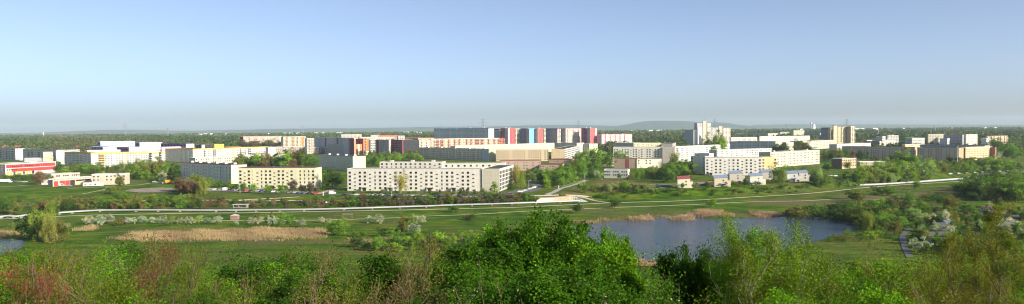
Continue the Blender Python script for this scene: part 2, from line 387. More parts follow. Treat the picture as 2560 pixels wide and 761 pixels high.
# --- school and low buildings at the left
SCH = K(2,12.5,138,410.5,12,73,b=26)
root,W_,h_ = B(SCH,'school_building','white school with two broad red bands and a yellow ground floor',R=None,Lf='=v.v',col=(.8,.77,.7),colL=(.2,.17,.17),cat='school',roof=GRAVELR,trim=(.8,.77,.7),th=.5)  # left wall's dark grey is shade painted onto a white building
Ln = SCH['a']
def panel(nm, x0, x1, z0, z1, m, pr=.08, par=None): 
    q = MB(); q.box(x0, x1, -pr, -.003, z0, z1); return q.obj(nm, m, par)
panel('red_band', Ln*.02, Ln*.98, h_-4.5, h_-1.1, REDP, .08, root); panel('red_band', Ln*.12, Ln*.98, h_-8.6, h_-5.2, REDP, .08, root)
for i in range(14): panel('window', Ln*(.12+.042*i), Ln*(.12+.042*i)+1.6, h_-3.5, h_-2.3, [GLASS], .12, root)
for i in range(5): panel('window', Ln*(.03+.04*i), Ln*(.03+.04*i)+1.6, h_-6.9, h_-5.7, [GLASS], .12, root)
for i in range(9):
    panel('ground_floor_panel', Ln*(.03+.06*i), Ln*(.03+.06*i)+2.4, .3, h_-8.4, YEL if i % 3 != 2 else GLASS, .1, root)
q = at_z(63,398,13.2); m = MB(); 
for s in range(8):
    a0, a1 = math.pi*s/8, math.pi*(s+1)/8
    m.add([(0,-4*math.cos(a0),1.5*math.sin(a0)),(17,-4*math.cos(a0),1.5*math.sin(a0)),(17,-4*math.cos(a1),1.5*math.sin(a1)),(0,-4*math.cos(a1),1.5*math.sin(a1))],[(0,1,2,3)])
m.box(.2,16.8,-3.9,3.9,-14,0)
hall = m.obj('sports_hall', plain('grey_metal_roof', (.42,.42,.42), .5), None, (q.x,q.y,13.2)); hall.rotation_euler=(0,0,math.radians(16)); tag(hall,'grey barrel-roofed hall behind the red and white school','hall')
r_,W_,h2 = B(K(103,107,126,380.5,20.5,14,b=8),'school_tower','plain cream tower with a small yellow emblem beside the school',R=None,col=(.78,.74,.62),colL=(.55,.52,.48),cat='tower')
panel('emblem', 3.5, 11.5, h2-7.6, h2-6.6, YEL, .08, r_); panel('emblem', 5, 10, h2-11.2, h2-10.4, YEL, .08, r_)
B(K(126,128,197,436,4.6,62,b=12),'low_pavilion','low beige pavilion with reddish windows behind the fire station',R='=W.WW.vWW.vWvW',col=(.62,.5,.36),cat='pavilion',roof=GRAVELR,storeys=1,first=2.0,frame=FRAMED,ind=True,trim=(.7,.62,.48),th=.4)
B(K(224,229,313,436.5,9.0,13,b=12),'low_pavilion','flat beige building with white roof edge right of the fire station',R='vv.vv.',col=(.55,.48,.36),cat='pavilion',roof=GRAVELR,ind=True,trim=(.8,.78,.7),th=.6)
# fire station with scalloped roof
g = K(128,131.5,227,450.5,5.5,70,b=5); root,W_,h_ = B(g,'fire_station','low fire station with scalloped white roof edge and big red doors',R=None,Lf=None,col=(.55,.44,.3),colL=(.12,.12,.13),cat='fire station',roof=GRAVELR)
L_=g['a']; n=14
for i in range(n):
    x0=L_*i/n; w=L_/n; m=MB(); k=6; pts=[(x0+w*j/k, h_+.05+.95*math.sin(math.pi*j/k)) for j in range(k+1)]
    vs=[(x,-.5,z) for x,z in pts]+[(x,g['b'],z) for x,z in pts]+[(x,-.5,z-.3) for x,z in pts]+[(x,g['b'],z-.3) for x,z in pts]
    N=k+1; fs=[]
    for j in range(k): fs+=[(j,j+1,N+j+1,N+j),(2*N+j,2*N+j+1,j+1,j),(2*N+j+1,2*N+j,3*N+j,3*N+j+1)]
    m.add(vs,fs); m.obj('vault', WHITE, root)
for (a_,b_) in ((.03,.13),(.17,.3),(.31,.42)): panel('garage_door', L_*a_, L_*b_, .1, h_-1.2, REDP, .08, root)
panel('garage_opening_shade', L_*.43, L_*.55, .1, h_-1.2, DARK, .08, root)  # flat dark panel painting the shade inside an open bay
for i in range(14): panel('window', L_*(.58+.028*i), L_*(.58+.028*i)+1.0, h_-2.4, h_-1.2, [GLASS], .1, root)
B(K(204,207,254,457.5,2.8,15,b=3),'container_building','long low white container shed in front of the fire station',R='vvv.',col=(.72,.72,.66),cat='container',ind=True,storeys=1,first=1.5)
B(K(101,103,121,451,4.0,10,b=6),'small_shed','small white flat shed left of the fire station',R='=v.v',col=(.75,.73,.66),cat='shed',storeys=1,first=1.6,roof=WHITE)
# --- middle distance, left of centre
RD=dict(th=.8)
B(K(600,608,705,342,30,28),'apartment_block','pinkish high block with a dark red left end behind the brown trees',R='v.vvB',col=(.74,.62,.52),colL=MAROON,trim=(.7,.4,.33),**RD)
B(K(702,708,764,342.5,30,28),'apartment_block','cream high block with an orange balcony strip among brown trees',R='vvB.vvB',col=(.76,.68,.52),colL=SHADE_GREY,trim=(.74,.66,.5),bal=(.75,.4,.18),strips=(('R',.8,.9,(.72,.25,.08)),),**RD)
B(K(762,767,785,346,29,28),'apartment_block','small white block with an orange strip right of the cream high block',R='vB.v',col=(.78,.74,.66),colL=SHADE_GREY,strips=(('R',.6,.75,(.72,.25,.08)),))
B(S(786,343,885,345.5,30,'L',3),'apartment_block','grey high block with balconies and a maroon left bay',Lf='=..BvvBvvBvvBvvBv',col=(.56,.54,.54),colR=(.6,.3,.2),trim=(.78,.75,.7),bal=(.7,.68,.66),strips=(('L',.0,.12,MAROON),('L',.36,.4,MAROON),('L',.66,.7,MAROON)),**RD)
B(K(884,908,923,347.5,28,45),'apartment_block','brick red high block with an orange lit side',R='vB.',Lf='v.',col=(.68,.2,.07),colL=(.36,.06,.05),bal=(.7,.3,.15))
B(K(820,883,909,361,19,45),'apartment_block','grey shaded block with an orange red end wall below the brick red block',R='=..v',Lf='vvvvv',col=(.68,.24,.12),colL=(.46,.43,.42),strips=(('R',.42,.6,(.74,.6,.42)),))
B(K(921,926,939,349.5,27,45),'apartment_block','pale green and white balcony front between the red and grey blocks',R='=BBB',col=(.66,.7,.6),colL=SHADE_GREY,bal=(.72,.78,.7))
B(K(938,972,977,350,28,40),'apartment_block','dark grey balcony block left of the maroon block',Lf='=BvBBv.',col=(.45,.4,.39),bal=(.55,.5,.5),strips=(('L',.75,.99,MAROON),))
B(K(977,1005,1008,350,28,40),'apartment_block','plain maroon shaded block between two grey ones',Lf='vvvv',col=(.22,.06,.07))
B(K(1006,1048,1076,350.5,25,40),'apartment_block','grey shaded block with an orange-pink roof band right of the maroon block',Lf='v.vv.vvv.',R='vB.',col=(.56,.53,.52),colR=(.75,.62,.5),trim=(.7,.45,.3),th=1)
B(K(851,853,904,336.5,33,14),'apartment_block','cream block on the skyline above the grey high block',R='vvvv',col=(.78,.73,.62))
B(K(925,927,950,338,32,14),'apartment_block','small white block on the skyline left of the red roofs',R='vvvv',col=CWW)
B(K(946,948,994,339,32,14),'apartment_block','brick red topped block near the skyline',R='vvvv',col=(.74,.5,.42),trim=(.62,.16,.08),th=3)
B(K(992,995,1012,340,32,14),'apartment_block','small pale block right of the brick red topped block',R='vvvv',col=CWW)
B(K(895,899,985,343.5,30,14),'apartment_block','long white roofed block behind the pale green front',R='vvvv.',col=CW,trim=(.72,.5,.42),th=1.5)
B(K(1013,1045,1085,345.5,28,30),'apartment_block','pink roofed block left of the slate blue slabs',R='vv.v',Lf='vv.',col=(.74,.6,.52),colL=(.36,.36,.4),trim=(.68,.3,.22),th=1.5)
B(S(1078,348,1248,345.5,26,'R',12),'apartment_block','long apricot block with red and dark balcony bays below the coloured towers',R='vvCBBvBBv.vBv.vBvvBv.vvBvvB',col=(.74,.58,.42),colL=SHADE_GREY,trim=(.74,.62,.5),th=1,bal=(.62,.2,.14),ind=True)
B(K(1244,1246,1262,345.5,26,12),'apartment_block','red-panelled end of the long apricot block',R='=vB.B',col=(.66,.16,.11),bal=(.7,.35,.28))
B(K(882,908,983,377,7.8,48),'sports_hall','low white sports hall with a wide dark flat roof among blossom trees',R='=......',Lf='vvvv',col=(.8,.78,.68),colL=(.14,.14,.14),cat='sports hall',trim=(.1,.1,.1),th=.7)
B(K(744,757,797,369,11.8,12,b=40),'apartment_block','low white house with three window rows behind the tall brown trees',R='vvvv',col=CW,ind=True)
B(K(800,813,841,369,11.8,12,b=40),'apartment_block','low white house, the right one of two, left of the grey row',R='vvvv',col=CW,ind=True)
B(K(688,690,757,367.8,12.5,20),'apartment_block','low salmon banded block right of the yellow roofs',R='vvvvB',col=(.74,.6,.5),trim=(.75,.66,.6),ind=True)
# --- centre: long grey-brown block and friends
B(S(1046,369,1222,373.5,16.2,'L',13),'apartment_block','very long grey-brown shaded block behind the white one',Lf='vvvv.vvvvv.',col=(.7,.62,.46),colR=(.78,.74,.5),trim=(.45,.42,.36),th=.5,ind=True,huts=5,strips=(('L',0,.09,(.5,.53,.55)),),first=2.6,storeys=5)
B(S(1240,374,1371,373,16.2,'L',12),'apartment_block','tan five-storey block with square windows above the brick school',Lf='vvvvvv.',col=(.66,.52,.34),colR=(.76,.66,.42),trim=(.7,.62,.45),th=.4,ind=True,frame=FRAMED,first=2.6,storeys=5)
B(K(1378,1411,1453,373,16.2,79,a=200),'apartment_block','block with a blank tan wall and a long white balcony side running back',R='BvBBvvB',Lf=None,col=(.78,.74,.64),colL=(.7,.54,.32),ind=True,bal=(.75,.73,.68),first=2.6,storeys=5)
B(S(1138,365,1386,357.7,16.2,'R',12),'apartment_block','long low cream block just below the coloured towers',R='v.v',col=(.8,.75,.6),colL=SHADE_GREY,ind=False)
B(K(1388,1442,1460,358,18,60),'apartment_block','grey roofed block behind the tan balcony block',Lf='vvv.',R='=..',col=(.66,.62,.5),colL=(.33,.32,.3),roof=BITUMEN)
B(K(1458,1473,1494,360,16.2,50),'apartment_block','pale yellow end wall left of the big white block',Lf='vv',R='=.v.',col=(.78,.74,.55),colL=(.4,.4,.38))
SB=dict(cat='school building',trim=(.3,.09,.07),th=.5,ind=True)
B(S(1252,402,1352,401,11,'L',14),'school_building','brown school with a red roof edge behind the yellow willow',Lf='=WWW.WW.WW.W.W',col=(.42,.31,.23),colR=(.6,.43,.3),first=2.6,storeys=3,**SB)
B(K(1348,1404,1410,411.5,7.2,80),'school_building','low brown school wing stepping forward between the trees',Lf='=vv..Wv..v',col=(.45,.32,.23),colR=(.55,.4,.28),storeys=2,**SB)
B(K(1372,1425,1435,399,11,75),'school_building','plain tan brown school cube with a lit right side',Lf='=..W...',R='v',col=(.42,.3,.21),colR=(.62,.46,.32),storeys=2,**SB)
# --- coloured slabs on the skyline
def tower(L,c,R,py,Y,ang,label,colL,colR,nL='v',nR='v',group=None,**k):
    return B(K(L,c,R,py,0,ang,Y=Y),'tower_block',label,R=nR,Lf=nL,colL=colL,colR=colR,col=colR,cat='tower block',**k)
SLATE=(.56,.6,.65)
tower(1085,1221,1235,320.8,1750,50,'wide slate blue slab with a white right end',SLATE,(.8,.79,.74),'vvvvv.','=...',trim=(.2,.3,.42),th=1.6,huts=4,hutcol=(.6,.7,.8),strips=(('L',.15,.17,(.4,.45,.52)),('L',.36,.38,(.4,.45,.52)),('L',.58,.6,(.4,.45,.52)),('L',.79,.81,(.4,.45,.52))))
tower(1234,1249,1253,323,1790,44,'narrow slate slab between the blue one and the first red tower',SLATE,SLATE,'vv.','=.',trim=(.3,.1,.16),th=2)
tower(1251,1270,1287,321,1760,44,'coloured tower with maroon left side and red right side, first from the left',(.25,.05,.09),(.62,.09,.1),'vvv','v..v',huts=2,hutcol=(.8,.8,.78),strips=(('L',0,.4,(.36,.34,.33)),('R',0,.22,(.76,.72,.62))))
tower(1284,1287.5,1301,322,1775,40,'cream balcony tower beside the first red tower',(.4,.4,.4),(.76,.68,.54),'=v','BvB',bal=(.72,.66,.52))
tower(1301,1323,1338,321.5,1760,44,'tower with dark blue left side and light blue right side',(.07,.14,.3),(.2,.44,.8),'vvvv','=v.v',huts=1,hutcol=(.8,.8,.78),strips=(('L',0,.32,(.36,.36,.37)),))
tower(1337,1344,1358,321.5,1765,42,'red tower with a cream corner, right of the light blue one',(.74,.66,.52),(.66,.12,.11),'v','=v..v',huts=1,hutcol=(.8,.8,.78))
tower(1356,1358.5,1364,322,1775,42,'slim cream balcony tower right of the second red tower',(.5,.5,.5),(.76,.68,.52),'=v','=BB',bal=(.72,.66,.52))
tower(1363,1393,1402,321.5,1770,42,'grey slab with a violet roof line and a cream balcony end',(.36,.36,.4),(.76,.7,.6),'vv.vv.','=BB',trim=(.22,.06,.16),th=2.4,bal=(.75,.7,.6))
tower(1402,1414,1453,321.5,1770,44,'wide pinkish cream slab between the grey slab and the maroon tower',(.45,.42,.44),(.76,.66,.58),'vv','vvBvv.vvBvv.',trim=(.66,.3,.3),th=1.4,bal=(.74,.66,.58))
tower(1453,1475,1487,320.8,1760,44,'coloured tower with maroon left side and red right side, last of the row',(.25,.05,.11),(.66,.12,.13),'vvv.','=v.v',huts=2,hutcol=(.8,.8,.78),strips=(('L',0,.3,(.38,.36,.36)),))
tower(1486,1488,1492.5,321.5,1775,44,'slim cream edge tower closing the coloured row',(.5,.5,.5),(.78,.7,.6),'=v','=v',bal=(.75,.68,.58))
B(K(1492,1504,1580,336.5,29,38),'apartment_block','white slab with dark red vertical strips right of the coloured towers',R='v.vvv.vv',Lf='=..',col=(.78,.74,.7),colL=(.55,.52,.53),trim=(.68,.3,.28),th=1,strips=(('R',.1,.13,(.45,.05,.07)),('R',.26,.29,(.45,.05,.07)),('R',.42,.45,(.45,.05,.07)),('R',.58,.61,(.45,.05,.07)),('R',.74,.77,(.45,.05,.07))),huts=2)
# --- right of centre
B(S(1533,368,1656,367.8,20,'L',12),'apartment_block','white block with square windows behind the flat brown school cubes',Lf='=WWsnWvsWWsW.WWsWW.',col=(.72,.68,.62),colR=(.8,.75,.68),ind=True,frame=FRAMED,trim=(.6,.56,.5),th=.3,first=3.4)
B(S(1656,368,1687,368,20,'L',8),'apartment_block','blank pinkish cream end wall joined to the white block above the school cubes',Lf=None,col=(.78,.68,.58))
B(K(1684,1689,1825,366.5,20,47),'apartment_block','long bright white block running back to the right of the blank pinkish wall',R='vvv.vv.',Lf=None,col=CWW,colL=(.68,.6,.53),ind=True,first=3.0)
B(K(1545,1584,1653,358.5,18.5,25,b=60),'apartment_block','pale yellow block with a light grey roof behind the white block',R='v.vv.v',col=(.78,.7,.44),colL=(.45,.43,.4),roof=GRAVELR,ind=False)
B(K(1653,1681,1690,359.5,18,75),'apartment_block','dark grey roofed low building left of the high-rise',Lf='vvv',col=(.36,.33,.3),roof=BITUMEN)
B(S(1501,394,1537,393.5,10.5,'L',14),'school_building','plain beige cube with four small windows left of the brown cube',Lf='=...v',col=(.5,.38,.3),colR=(.6,.48,.36),storeys=2,cat='school building',trim=(.3,.14,.1),th=.4,ind=True)
B(S(1535,396.5,1592,396.8,10.5,'L',14),'school_building','brown flat cube with a tall dark red door bay',Lf=None,R='=v',col=(.44,.32,.25),colR=(.64,.48,.36),cat='school building',trim=(.3,.14,.1),th=.4,strips=(('L',.34,.52,(.26,.08,.07)),),ind=True)
B(S(1592,398,1630,397.5,10,'L',14),'school_building','cream cube with large dark windows between the brown and pinkish cubes',Lf='=W.WW',col=(.72,.64,.5),storeys=2,cat='school building',trim=(.3,.2,.16),th=.4,ind=True,frame=FRAMED)
B(S(1629,397.5,1654,397,10,'L',14),'school_building','blank pinkish cube at the right end of the flat school',Lf=None,col=(.62,.52,.44),cat='school building',trim=(.3,.2,.16),th=.4)
B(S(1510,424,1569,424.5,7.7,'L',12),'kindergarten','low bright white kindergarten with two rows of small windows',Lf='=vvv.vvv.vvv',col=(.8,.78,.72),cat='kindergarten',storeys=2,ind=True,trim=(.8,.78,.72),th=.3)
# high-rise group
tower(1711.5,1734,1744,324.7,1800,40,'blank shaded slab left of the stepped white high-rise',(.34,.38,.43),(.8,.78,.74),None,None)  # left face's blue-grey is shade put into the colour
tower(1735,1744,1757,318,1812,44,'bright white blank shaft of the stepped high-rise',(.74,.64,.56),(.8,.79,.74),None,None)
tower(1736,1743,1757,308.5,1825,20,'grey upper block stepping up behind the white shaft',(.74,.7,.6),(.42,.41,.42),None,'..v')
tower(1756,1757,1768,303,1790,12,'cream windowless lift tower, the tallest of the high-rise',(.7,.66,.52),(.76,.7,.54),None,None,strips=(('R',.84,.95,(.12,.08,.07)),))
r_=tower(1767,1768,1777.5,308,1792,6,'cream high-rise front with square windows right of the tall lift tower',(.7,.66,.56),(.72,.66,.56),None,'=v.vv',mod=2)
tower(1777,1778,1797,319.5,1830,4,'greyish recessed high-rise wing between the two lift towers',(.5,.5,.5),(.58,.56,.54),None,'=vv.vv.v')
tower(1796,1797,1807,316,1790,12,'shorter cream lift tower of the high-rise',(.7,.64,.52),(.74,.66,.52),None,None,strips=(('R',.82,.95,(.14,.09,.08)),))
tower(1806,1807,1826,320.3,1792,5,'lower cream high-rise front with a grid of windows, right end',(.7,.64,.55),(.72,.65,.56),None,'=vvvvv')
# front right
B(K(1727,1763,1772,390.7,16.5,45),'apartment_block','shaded bluish end wing left of the long white block by the small houses',Lf='=W....W',col=(.6,.6,.6),colL=(.68,.67,.64),ind=True,first=2.6,storeys=5,frame=FRAMED)
B(S(1763,394,1905,393.5,16.5,'L',12),'apartment_block','long white block standing right behind the small pent-roof houses',Lf='=WsWWsnWWsWWsW',col=(.68,.65,.59),ind=True,first=2.6,storeys=5,frame=FRAMED,trim=(.5,.47,.42),th=.3,entr=(.1,.5))
B(S(1905.5,393,1941,392.5,16.5,'L',11.5),'apartment_block','apricot five-storey end section with two window columns',Lf='=W....W',col=(.72,.5,.26),colR=(.72,.56,.34),ind=True,first=2.6,storeys=5,frame=FRAMED)
B(S(1926,381,2049,375,16.5,'R',14),'apartment_block','bright cream block dotted with windows behind the pent-roof houses',R='vvv.vv.v',col=(.8,.75,.58),ind=True,first=2.6,storeys=5,huts=3)
B(K(1736,1773,1784,384,16.4,50),'apartment_block','white block top with a dark roof peeping over the shaded wing',Lf='=.W...W',R='=W.',col=(.66,.64,.6),ind=True)
B(S(1792,375.5,1930,371,16.2,'R',12),'apartment_block','bright white low row between the trees above the long white block',R='v.vv.v',col=CWW,ind=True)
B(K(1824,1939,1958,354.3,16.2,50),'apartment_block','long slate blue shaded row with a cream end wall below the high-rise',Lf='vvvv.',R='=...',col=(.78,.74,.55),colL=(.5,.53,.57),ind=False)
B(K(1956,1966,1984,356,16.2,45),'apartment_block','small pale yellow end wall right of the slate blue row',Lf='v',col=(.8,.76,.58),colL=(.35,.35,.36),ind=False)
B(K(1975,2007,2090,353.3,16.2,46),'apartment_block','white block with a shaded left face and three window rows, left of the yellow high-rise',R='vvv.v',Lf='vv',col=(.8,.75,.6),colL=(.27,.28,.28),ind=False)  # left wall coloured dark to carry its shade
B(K(1824,1827,1893,344,21,20),'apartment_block','pinkish long block right below the skyline, right of the high-rise',R='v.vv',col=(.66,.56,.5),ind=False,trim=(.72,.62,.5),th=.6)
B(K(1897,1899,1963,341.5,23,20),'apartment_block','beige long block with dark windows near the skyline',R='vvv.',col=(.72,.66,.54),ind=False)
B(K(1958,1961,2025,340.5,23,20),'apartment_block','beige long block with brown trees in front, left of the yellow high-rise',R='vvv.',col=(.7,.64,.52),ind=False)
B(K(1835,1920,1945,334,31,30,Y=2150),'apartment_block','far slate grey row on the skyline',Lf='vvvvv',R='v',col=CW,colL=(.5,.54,.58),ind=False)
B(K(2010,2050,2056,332.5,31,30,Y=2150),'apartment_block','far slate grey row left of the yellow high-rise',Lf='vvvvv',col=(.36,.4,.44),ind=False)
B(K(1948,1950,1973,330.5,34,10,Y=2400),'apartment_block','small far white block on the skyline',R='vv',col=CW,ind=False)
B(K(1978,1984,2011,326.5,0,15,Y=2300),'apartment_block','far cream stepped block on the skyline',R='vv',col=CREAM,ind=False)
tower(2052,2071,2084,319.3,1800,24,'high-rise with a dark speckled left side and cream balconies',(.2,.22,.27),(.8,.72,.44),'vvvvv','vBv',trim=(.1,.1,.1),th=2,bal=(.78,.72,.5))
tower(2082,2084,2093,313.2,1790,12,'tall pinkish lift shaft of the yellow high-rise',(.5,.36,.3),(.72,.5,.36),None,None,trim=(.2,.16,.15),th=1.5)
tower(2092,2094,2119,317.5,1795,14,'yellow cream high-rise front with balcony columns',(.5,.44,.34),(.8,.72,.42),None,'v.vBv.v',bal=(.78,.7,.5),huts=1,hutcol=(.15,.15,.15))
tower(2117,2126,2137,316.5,1790,38,'right end of the yellow high-rise with a brown shaded side',(.42,.28,.22),(.77,.7,.5),'=v.','BvB',trim=(.6,.5,.35),th=1,bal=(.78,.72,.52),huts=1,hutcol=(.1,.1,.1))
B(S(2092,361,2177,357.5,16.2,'R',12),'apartment_block','white row seen over the treetops left of the brown blocks',R='v.v',col=CWW,ind=False)
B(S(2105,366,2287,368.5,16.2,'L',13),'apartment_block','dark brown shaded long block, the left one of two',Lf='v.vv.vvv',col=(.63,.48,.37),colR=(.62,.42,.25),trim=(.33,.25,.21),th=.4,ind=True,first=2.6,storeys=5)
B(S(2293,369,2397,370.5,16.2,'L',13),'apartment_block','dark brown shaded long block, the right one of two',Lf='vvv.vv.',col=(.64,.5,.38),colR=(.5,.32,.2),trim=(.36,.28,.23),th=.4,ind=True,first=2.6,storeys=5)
B(K(2399,2414,2481,368.8,16.2,27),'apartment_block','orange lit block with shaded brown end walls at the right end of the brown row',R='vvvvv',Lf=None,col=(.74,.53,.3),colL=(.4,.26,.17),ind=True,first=2.6,storeys=5,trim=(.7,.6,.45),th=.4)  # left end is the orange wall darkened to brown as painted shade
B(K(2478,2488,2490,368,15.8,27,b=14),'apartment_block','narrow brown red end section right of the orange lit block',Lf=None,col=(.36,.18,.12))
B(K(2255,2263,2303,361.5,16.2,35),'apartment_block','pale orange lit row just over the brown roof',R='v.v',col=(.75,.52,.32),ind=False)
B(S(2300,361.5,2463,363.8,16.2,'L',12),'apartment_block','slate grey shaded row just over the brown roofs',Lf='vvvv.',col=(.34,.35,.37),ind=False)
B(K(2079,2105,2141,397,10.7,36),'office_building','brick office cube with horizontal window bands and a pale green flat roof',R='WWWWW',Lf='..',col=(.52,.38,.24),colL=(.2,.14,.1),cat='office building',roof=plain('pale_green_roof',(.3,.36,.3),.9),ind=True,trim=(.4,.42,.36),th=.5,frame=plain('brown_frame',(.3,.2,.12)))  # left wall is the same brick, darkened in colour for shade
B(K(2143,2150,2217,404.5,4.5,8),'low_pavilion','low long hall with a white roof right of the brick office',R='..v',col=(.45,.36,.28),cat='hall',roof=WHITE,trim=(.74,.72,.66),th=.5)
B(K(2160,2199,2212,353.5,15,55),'apartment_block','low hall with a big dark brown roof left of the cream stepped house',col=(.62,.5,.36),colL=(.2,.16,.14),Lf='v',ind=False)
B(K(2165,2168,2240,350.5,17,12),'apartment_block','low cream row in front of the white stepped house',R='vv.',col=(.7,.66,.54),ind=False)
B(K(2216,2219,2247,339,25,10),'apartment_block','white stepped house with a raised centre near the skyline',R='vvv',col=(.76,.74,.68),ind=False,huts=1)
B(K(2190,2206,2214,341,24,40),'apartment_block','white house with a grey left side left of the stepped house',R='v',col=CWW,colL=(.5,.48,.45),ind=False)
B(K(2263,2280,2312,345.5,21,25),'apartment_block','white house row with grey roof among trees',R='vvv',Lf='v',col=CWW,colL=(.5,.5,.5),ind=False)
B(K(2350,2368,2375,346.5,20,40),'apartment_block','bluish shaded cube with a white right side among tall trees',R='v',Lf='=...',col=CWW,colL=(.45,.5,.58),ind=False)
B(K(2453,2466,2479,346,20,38),'apartment_block','white house with a shaded left side right of the orange lit block',R='vv',Lf='=..',col=CWW,colL=(.48,.5,.54),ind=False)
B(K(2465,2468,2520,340.5,23,16),'apartment_block','far apricot balcony row at the right',R='Bv.Bv',col=(.72,.54,.38),ind=False,bal=(.75,.55,.35))
B(K(2318,2321,2360,336,27,10),'apartment_block','small far cream block on the right skyline',R='vv',col=CREAM,ind=False)
B(K(2359,2406,2410,337.5,26,14),'apartment_block','far grey block on the right skyline',Lf='vvv',col=(.42,.43,.44),ind=False)
B(K(2412,2415,2444,336.5,27,12),'apartment_block','far white thin block on the right skyline',R='vv',col=(.7,.69,.66),ind=False)
# far white specks: distant sheds and houses
far = [(38,342,14),(55,343,10),(98,342,9),(125,343,8),(190,345,6),(205,341,6),(503,335,14),(513,333,8),(528,328,5),(567,328,7),(572,325,3),(673,331,6),(712,331,7),(727,331,8),(745,331,8),(790,326,9),(808,327,6),(845,329,12),(853,331,8),(1015,327,14),(1040,326,9),(1052,331,7),(1530,335,8),(1628,323,9),(1650,325,12),(1645,315,8),(1586,331,7),(2005,316,9),(2030,314,5),(2152,316,28),(2190,316,14),(2260,316,5),(2465,311,7),(2490,317,8),(1580,318,3),(322,346,5),(283,342,7),(365,338,5),(150,336,4),(2380,320,5)]
for i,(x,y,w) in enumerate(far):
    dep = y-hor(x); Y = 35*F/max(dep+3.0, 10) ; Y=min(Y,5200)
    p = at_Y(x,y,Y); z0=terz(p.x,p.y); hh=min(14,max(5,p.z-z0)); ww=w*Y/F
    m=MB(); m.box(0,ww,0,18,-2,hh); m.box(-.5,ww+.5,-.5,18.5,hh+.001,hh+.6,1)
    nb=mk('distant_building', m.me('distant_building',[plain('distant_wall',(.76,.74,.7)),GRAVELR]), None, (p.x-ww/2,p.y,z0), math.radians(12))
    zone=['left red school','yellow-topped blocks','cream yellow block','grey-green block','coloured towers','stepped high-rise','yellow high-rise','orange lit block'][min(7,int(x/330))]
    tag(nb,f'tiny white building in the far woods above the {zone}, {["first","second","third","fourth","fifth","sixth","seventh","eighth","ninth","tenth"][sum(1 for q in far if int(q[0]/330)==int(x/330) and q[0]<x)]} from the left','distant building','white buildings far off in the woods')
# ---------------------------------------------------------------- ponds, ground
def wpoly(pts, z): return [tuple(at_z(x, y, z))[:2] for x, y in pts]
def smooth(poly, n=2):
    for _ in range(n):
        o = []
        for i in range(len(poly)):
            a, b = poly[i], poly[(i+1) % len(poly)]
            o += [(a[0]*.75+b[0]*.25, a[1]*.75+b[1]*.25), (a[0]*.25+b[0]*.75, a[1]*.25+b[1]*.75)]
        poly = o
    return poly
P1 = [(1392,590),(1418,572),(1450,563),(1500,556),(1560,551),(1640,545),(1670,541),(1720,538),(1745,540),(1760,546),(1790,549),(1880,546),(1950,541),(2020,541),(2060,544),(2095,548),(2125,556),(2140,568),(2125,584),(2090,594),(2030,604),(1960,622),(1900,640),(1830,652),(1760,657),(1700,663),(1640,661),(1590,656),(1555,650),(1480,642),(1420,625),(1395,605)]
P2 = [(-160,600),(-60,598),(10,597),(45,599),(60,606),(56,618),(40,627),(10,634),(-60,645),(-160,650)]
for Pp in (P1, P2):
    wp = smooth(wpoly(Pp, -5.3))
    a = np.array(wp); jit = 1.2*np.sin(np.arange(len(a))*1.7)+.8*np.sin(np.arange(len(a))*4.1)
    cen = a.mean(0); dd = a-cen; a = cen+dd*(1+jit[:, None]/np.hypot(dd[:, 0], dd[:, 1])[:, None]); wp = [tuple(q) for q in a]
    PONDS.append((wp, (a[:,0].min(), a[:,0].max(), a[:,1].min(), a[:,1].max())))
t = NT('pond_water'); co = t.co()
mp = t.n('ShaderNodeMapping'); mp.inputs['Scale'].default_value = (1, 2.2, 1); t.l(co, mp.inputs[0])
w1 = t.noise(1.1, mp.outputs[0], 4, .6); w2 = t.noise(.05, co, 3)
hgt = t.math('MULTIPLY', w1, t.math('ADD', .35, t.math('MULTIPLY', w2, 1.2)))
WATER = t.fin(t.mix(w2, (.03,.05,.075), (.04,.062,.085)), .1, .42, bump=hgt, bstr=.7, bdist=.28)
for i, (wp, bb) in enumerate(PONDS):
    a = np.array(wp); c = a.mean(0); a2 = c+(a-c)*1.0
    dd = a-c; L = np.hypot(dd[:,0], dd[:,1])[:,None]; a2 = a+dd/L*1.5
    me = bpy.data.meshes.new('water'); me.from_pydata([(x, y, -5.42) for x, y in a2], [], [tuple(range(len(a2)))]); me.materials.append(WATER)
    o = mk('water', me); tag(o, ['dark blue pond with reed islands in the valley','small blue pond corner at the valley floor'][i], 'pond', kind='structure')
def zones(lst): return [[tuple(G(x, y))[:2] for x, y in z] for z in lst]
DRY = zones([  # dry or brown grass, seen as patches in the photo
 [(1385,488),(1440,470),(1500,448),(1570,450),(1640,455),(1660,470),(1600,478),(1500,482),(1440,487)],
 [(1640,462),(1690,462),(1700,450),(1800,450),(1790,462),(1700,470)],
 [(560,606),(700,600),(900,598),(1150,594),(1180,601),(1000,606),(820,610),(600,618)],
 [(2090,488),(2200,486),(2330,480),(2420,470),(2430,480),(2300,492),(2160,500),(2080,502)],
 [(300,574),(560,570),(700,568),(800,574),(830,590),(700,602),(450,606),(330,606)],
 [(1540,552),(1640,545),(1700,536),(1760,528),(1880,535),(1960,528),(1960,545),(1880,550),(1700,545)],
 [(1860,503),(1960,495),(2060,500),(2100,512),(1980,516),(1880,512)],
 [(2300,545),(2380,533),(2460,527),(2460,533),(2400,541),(2310,551)],
])
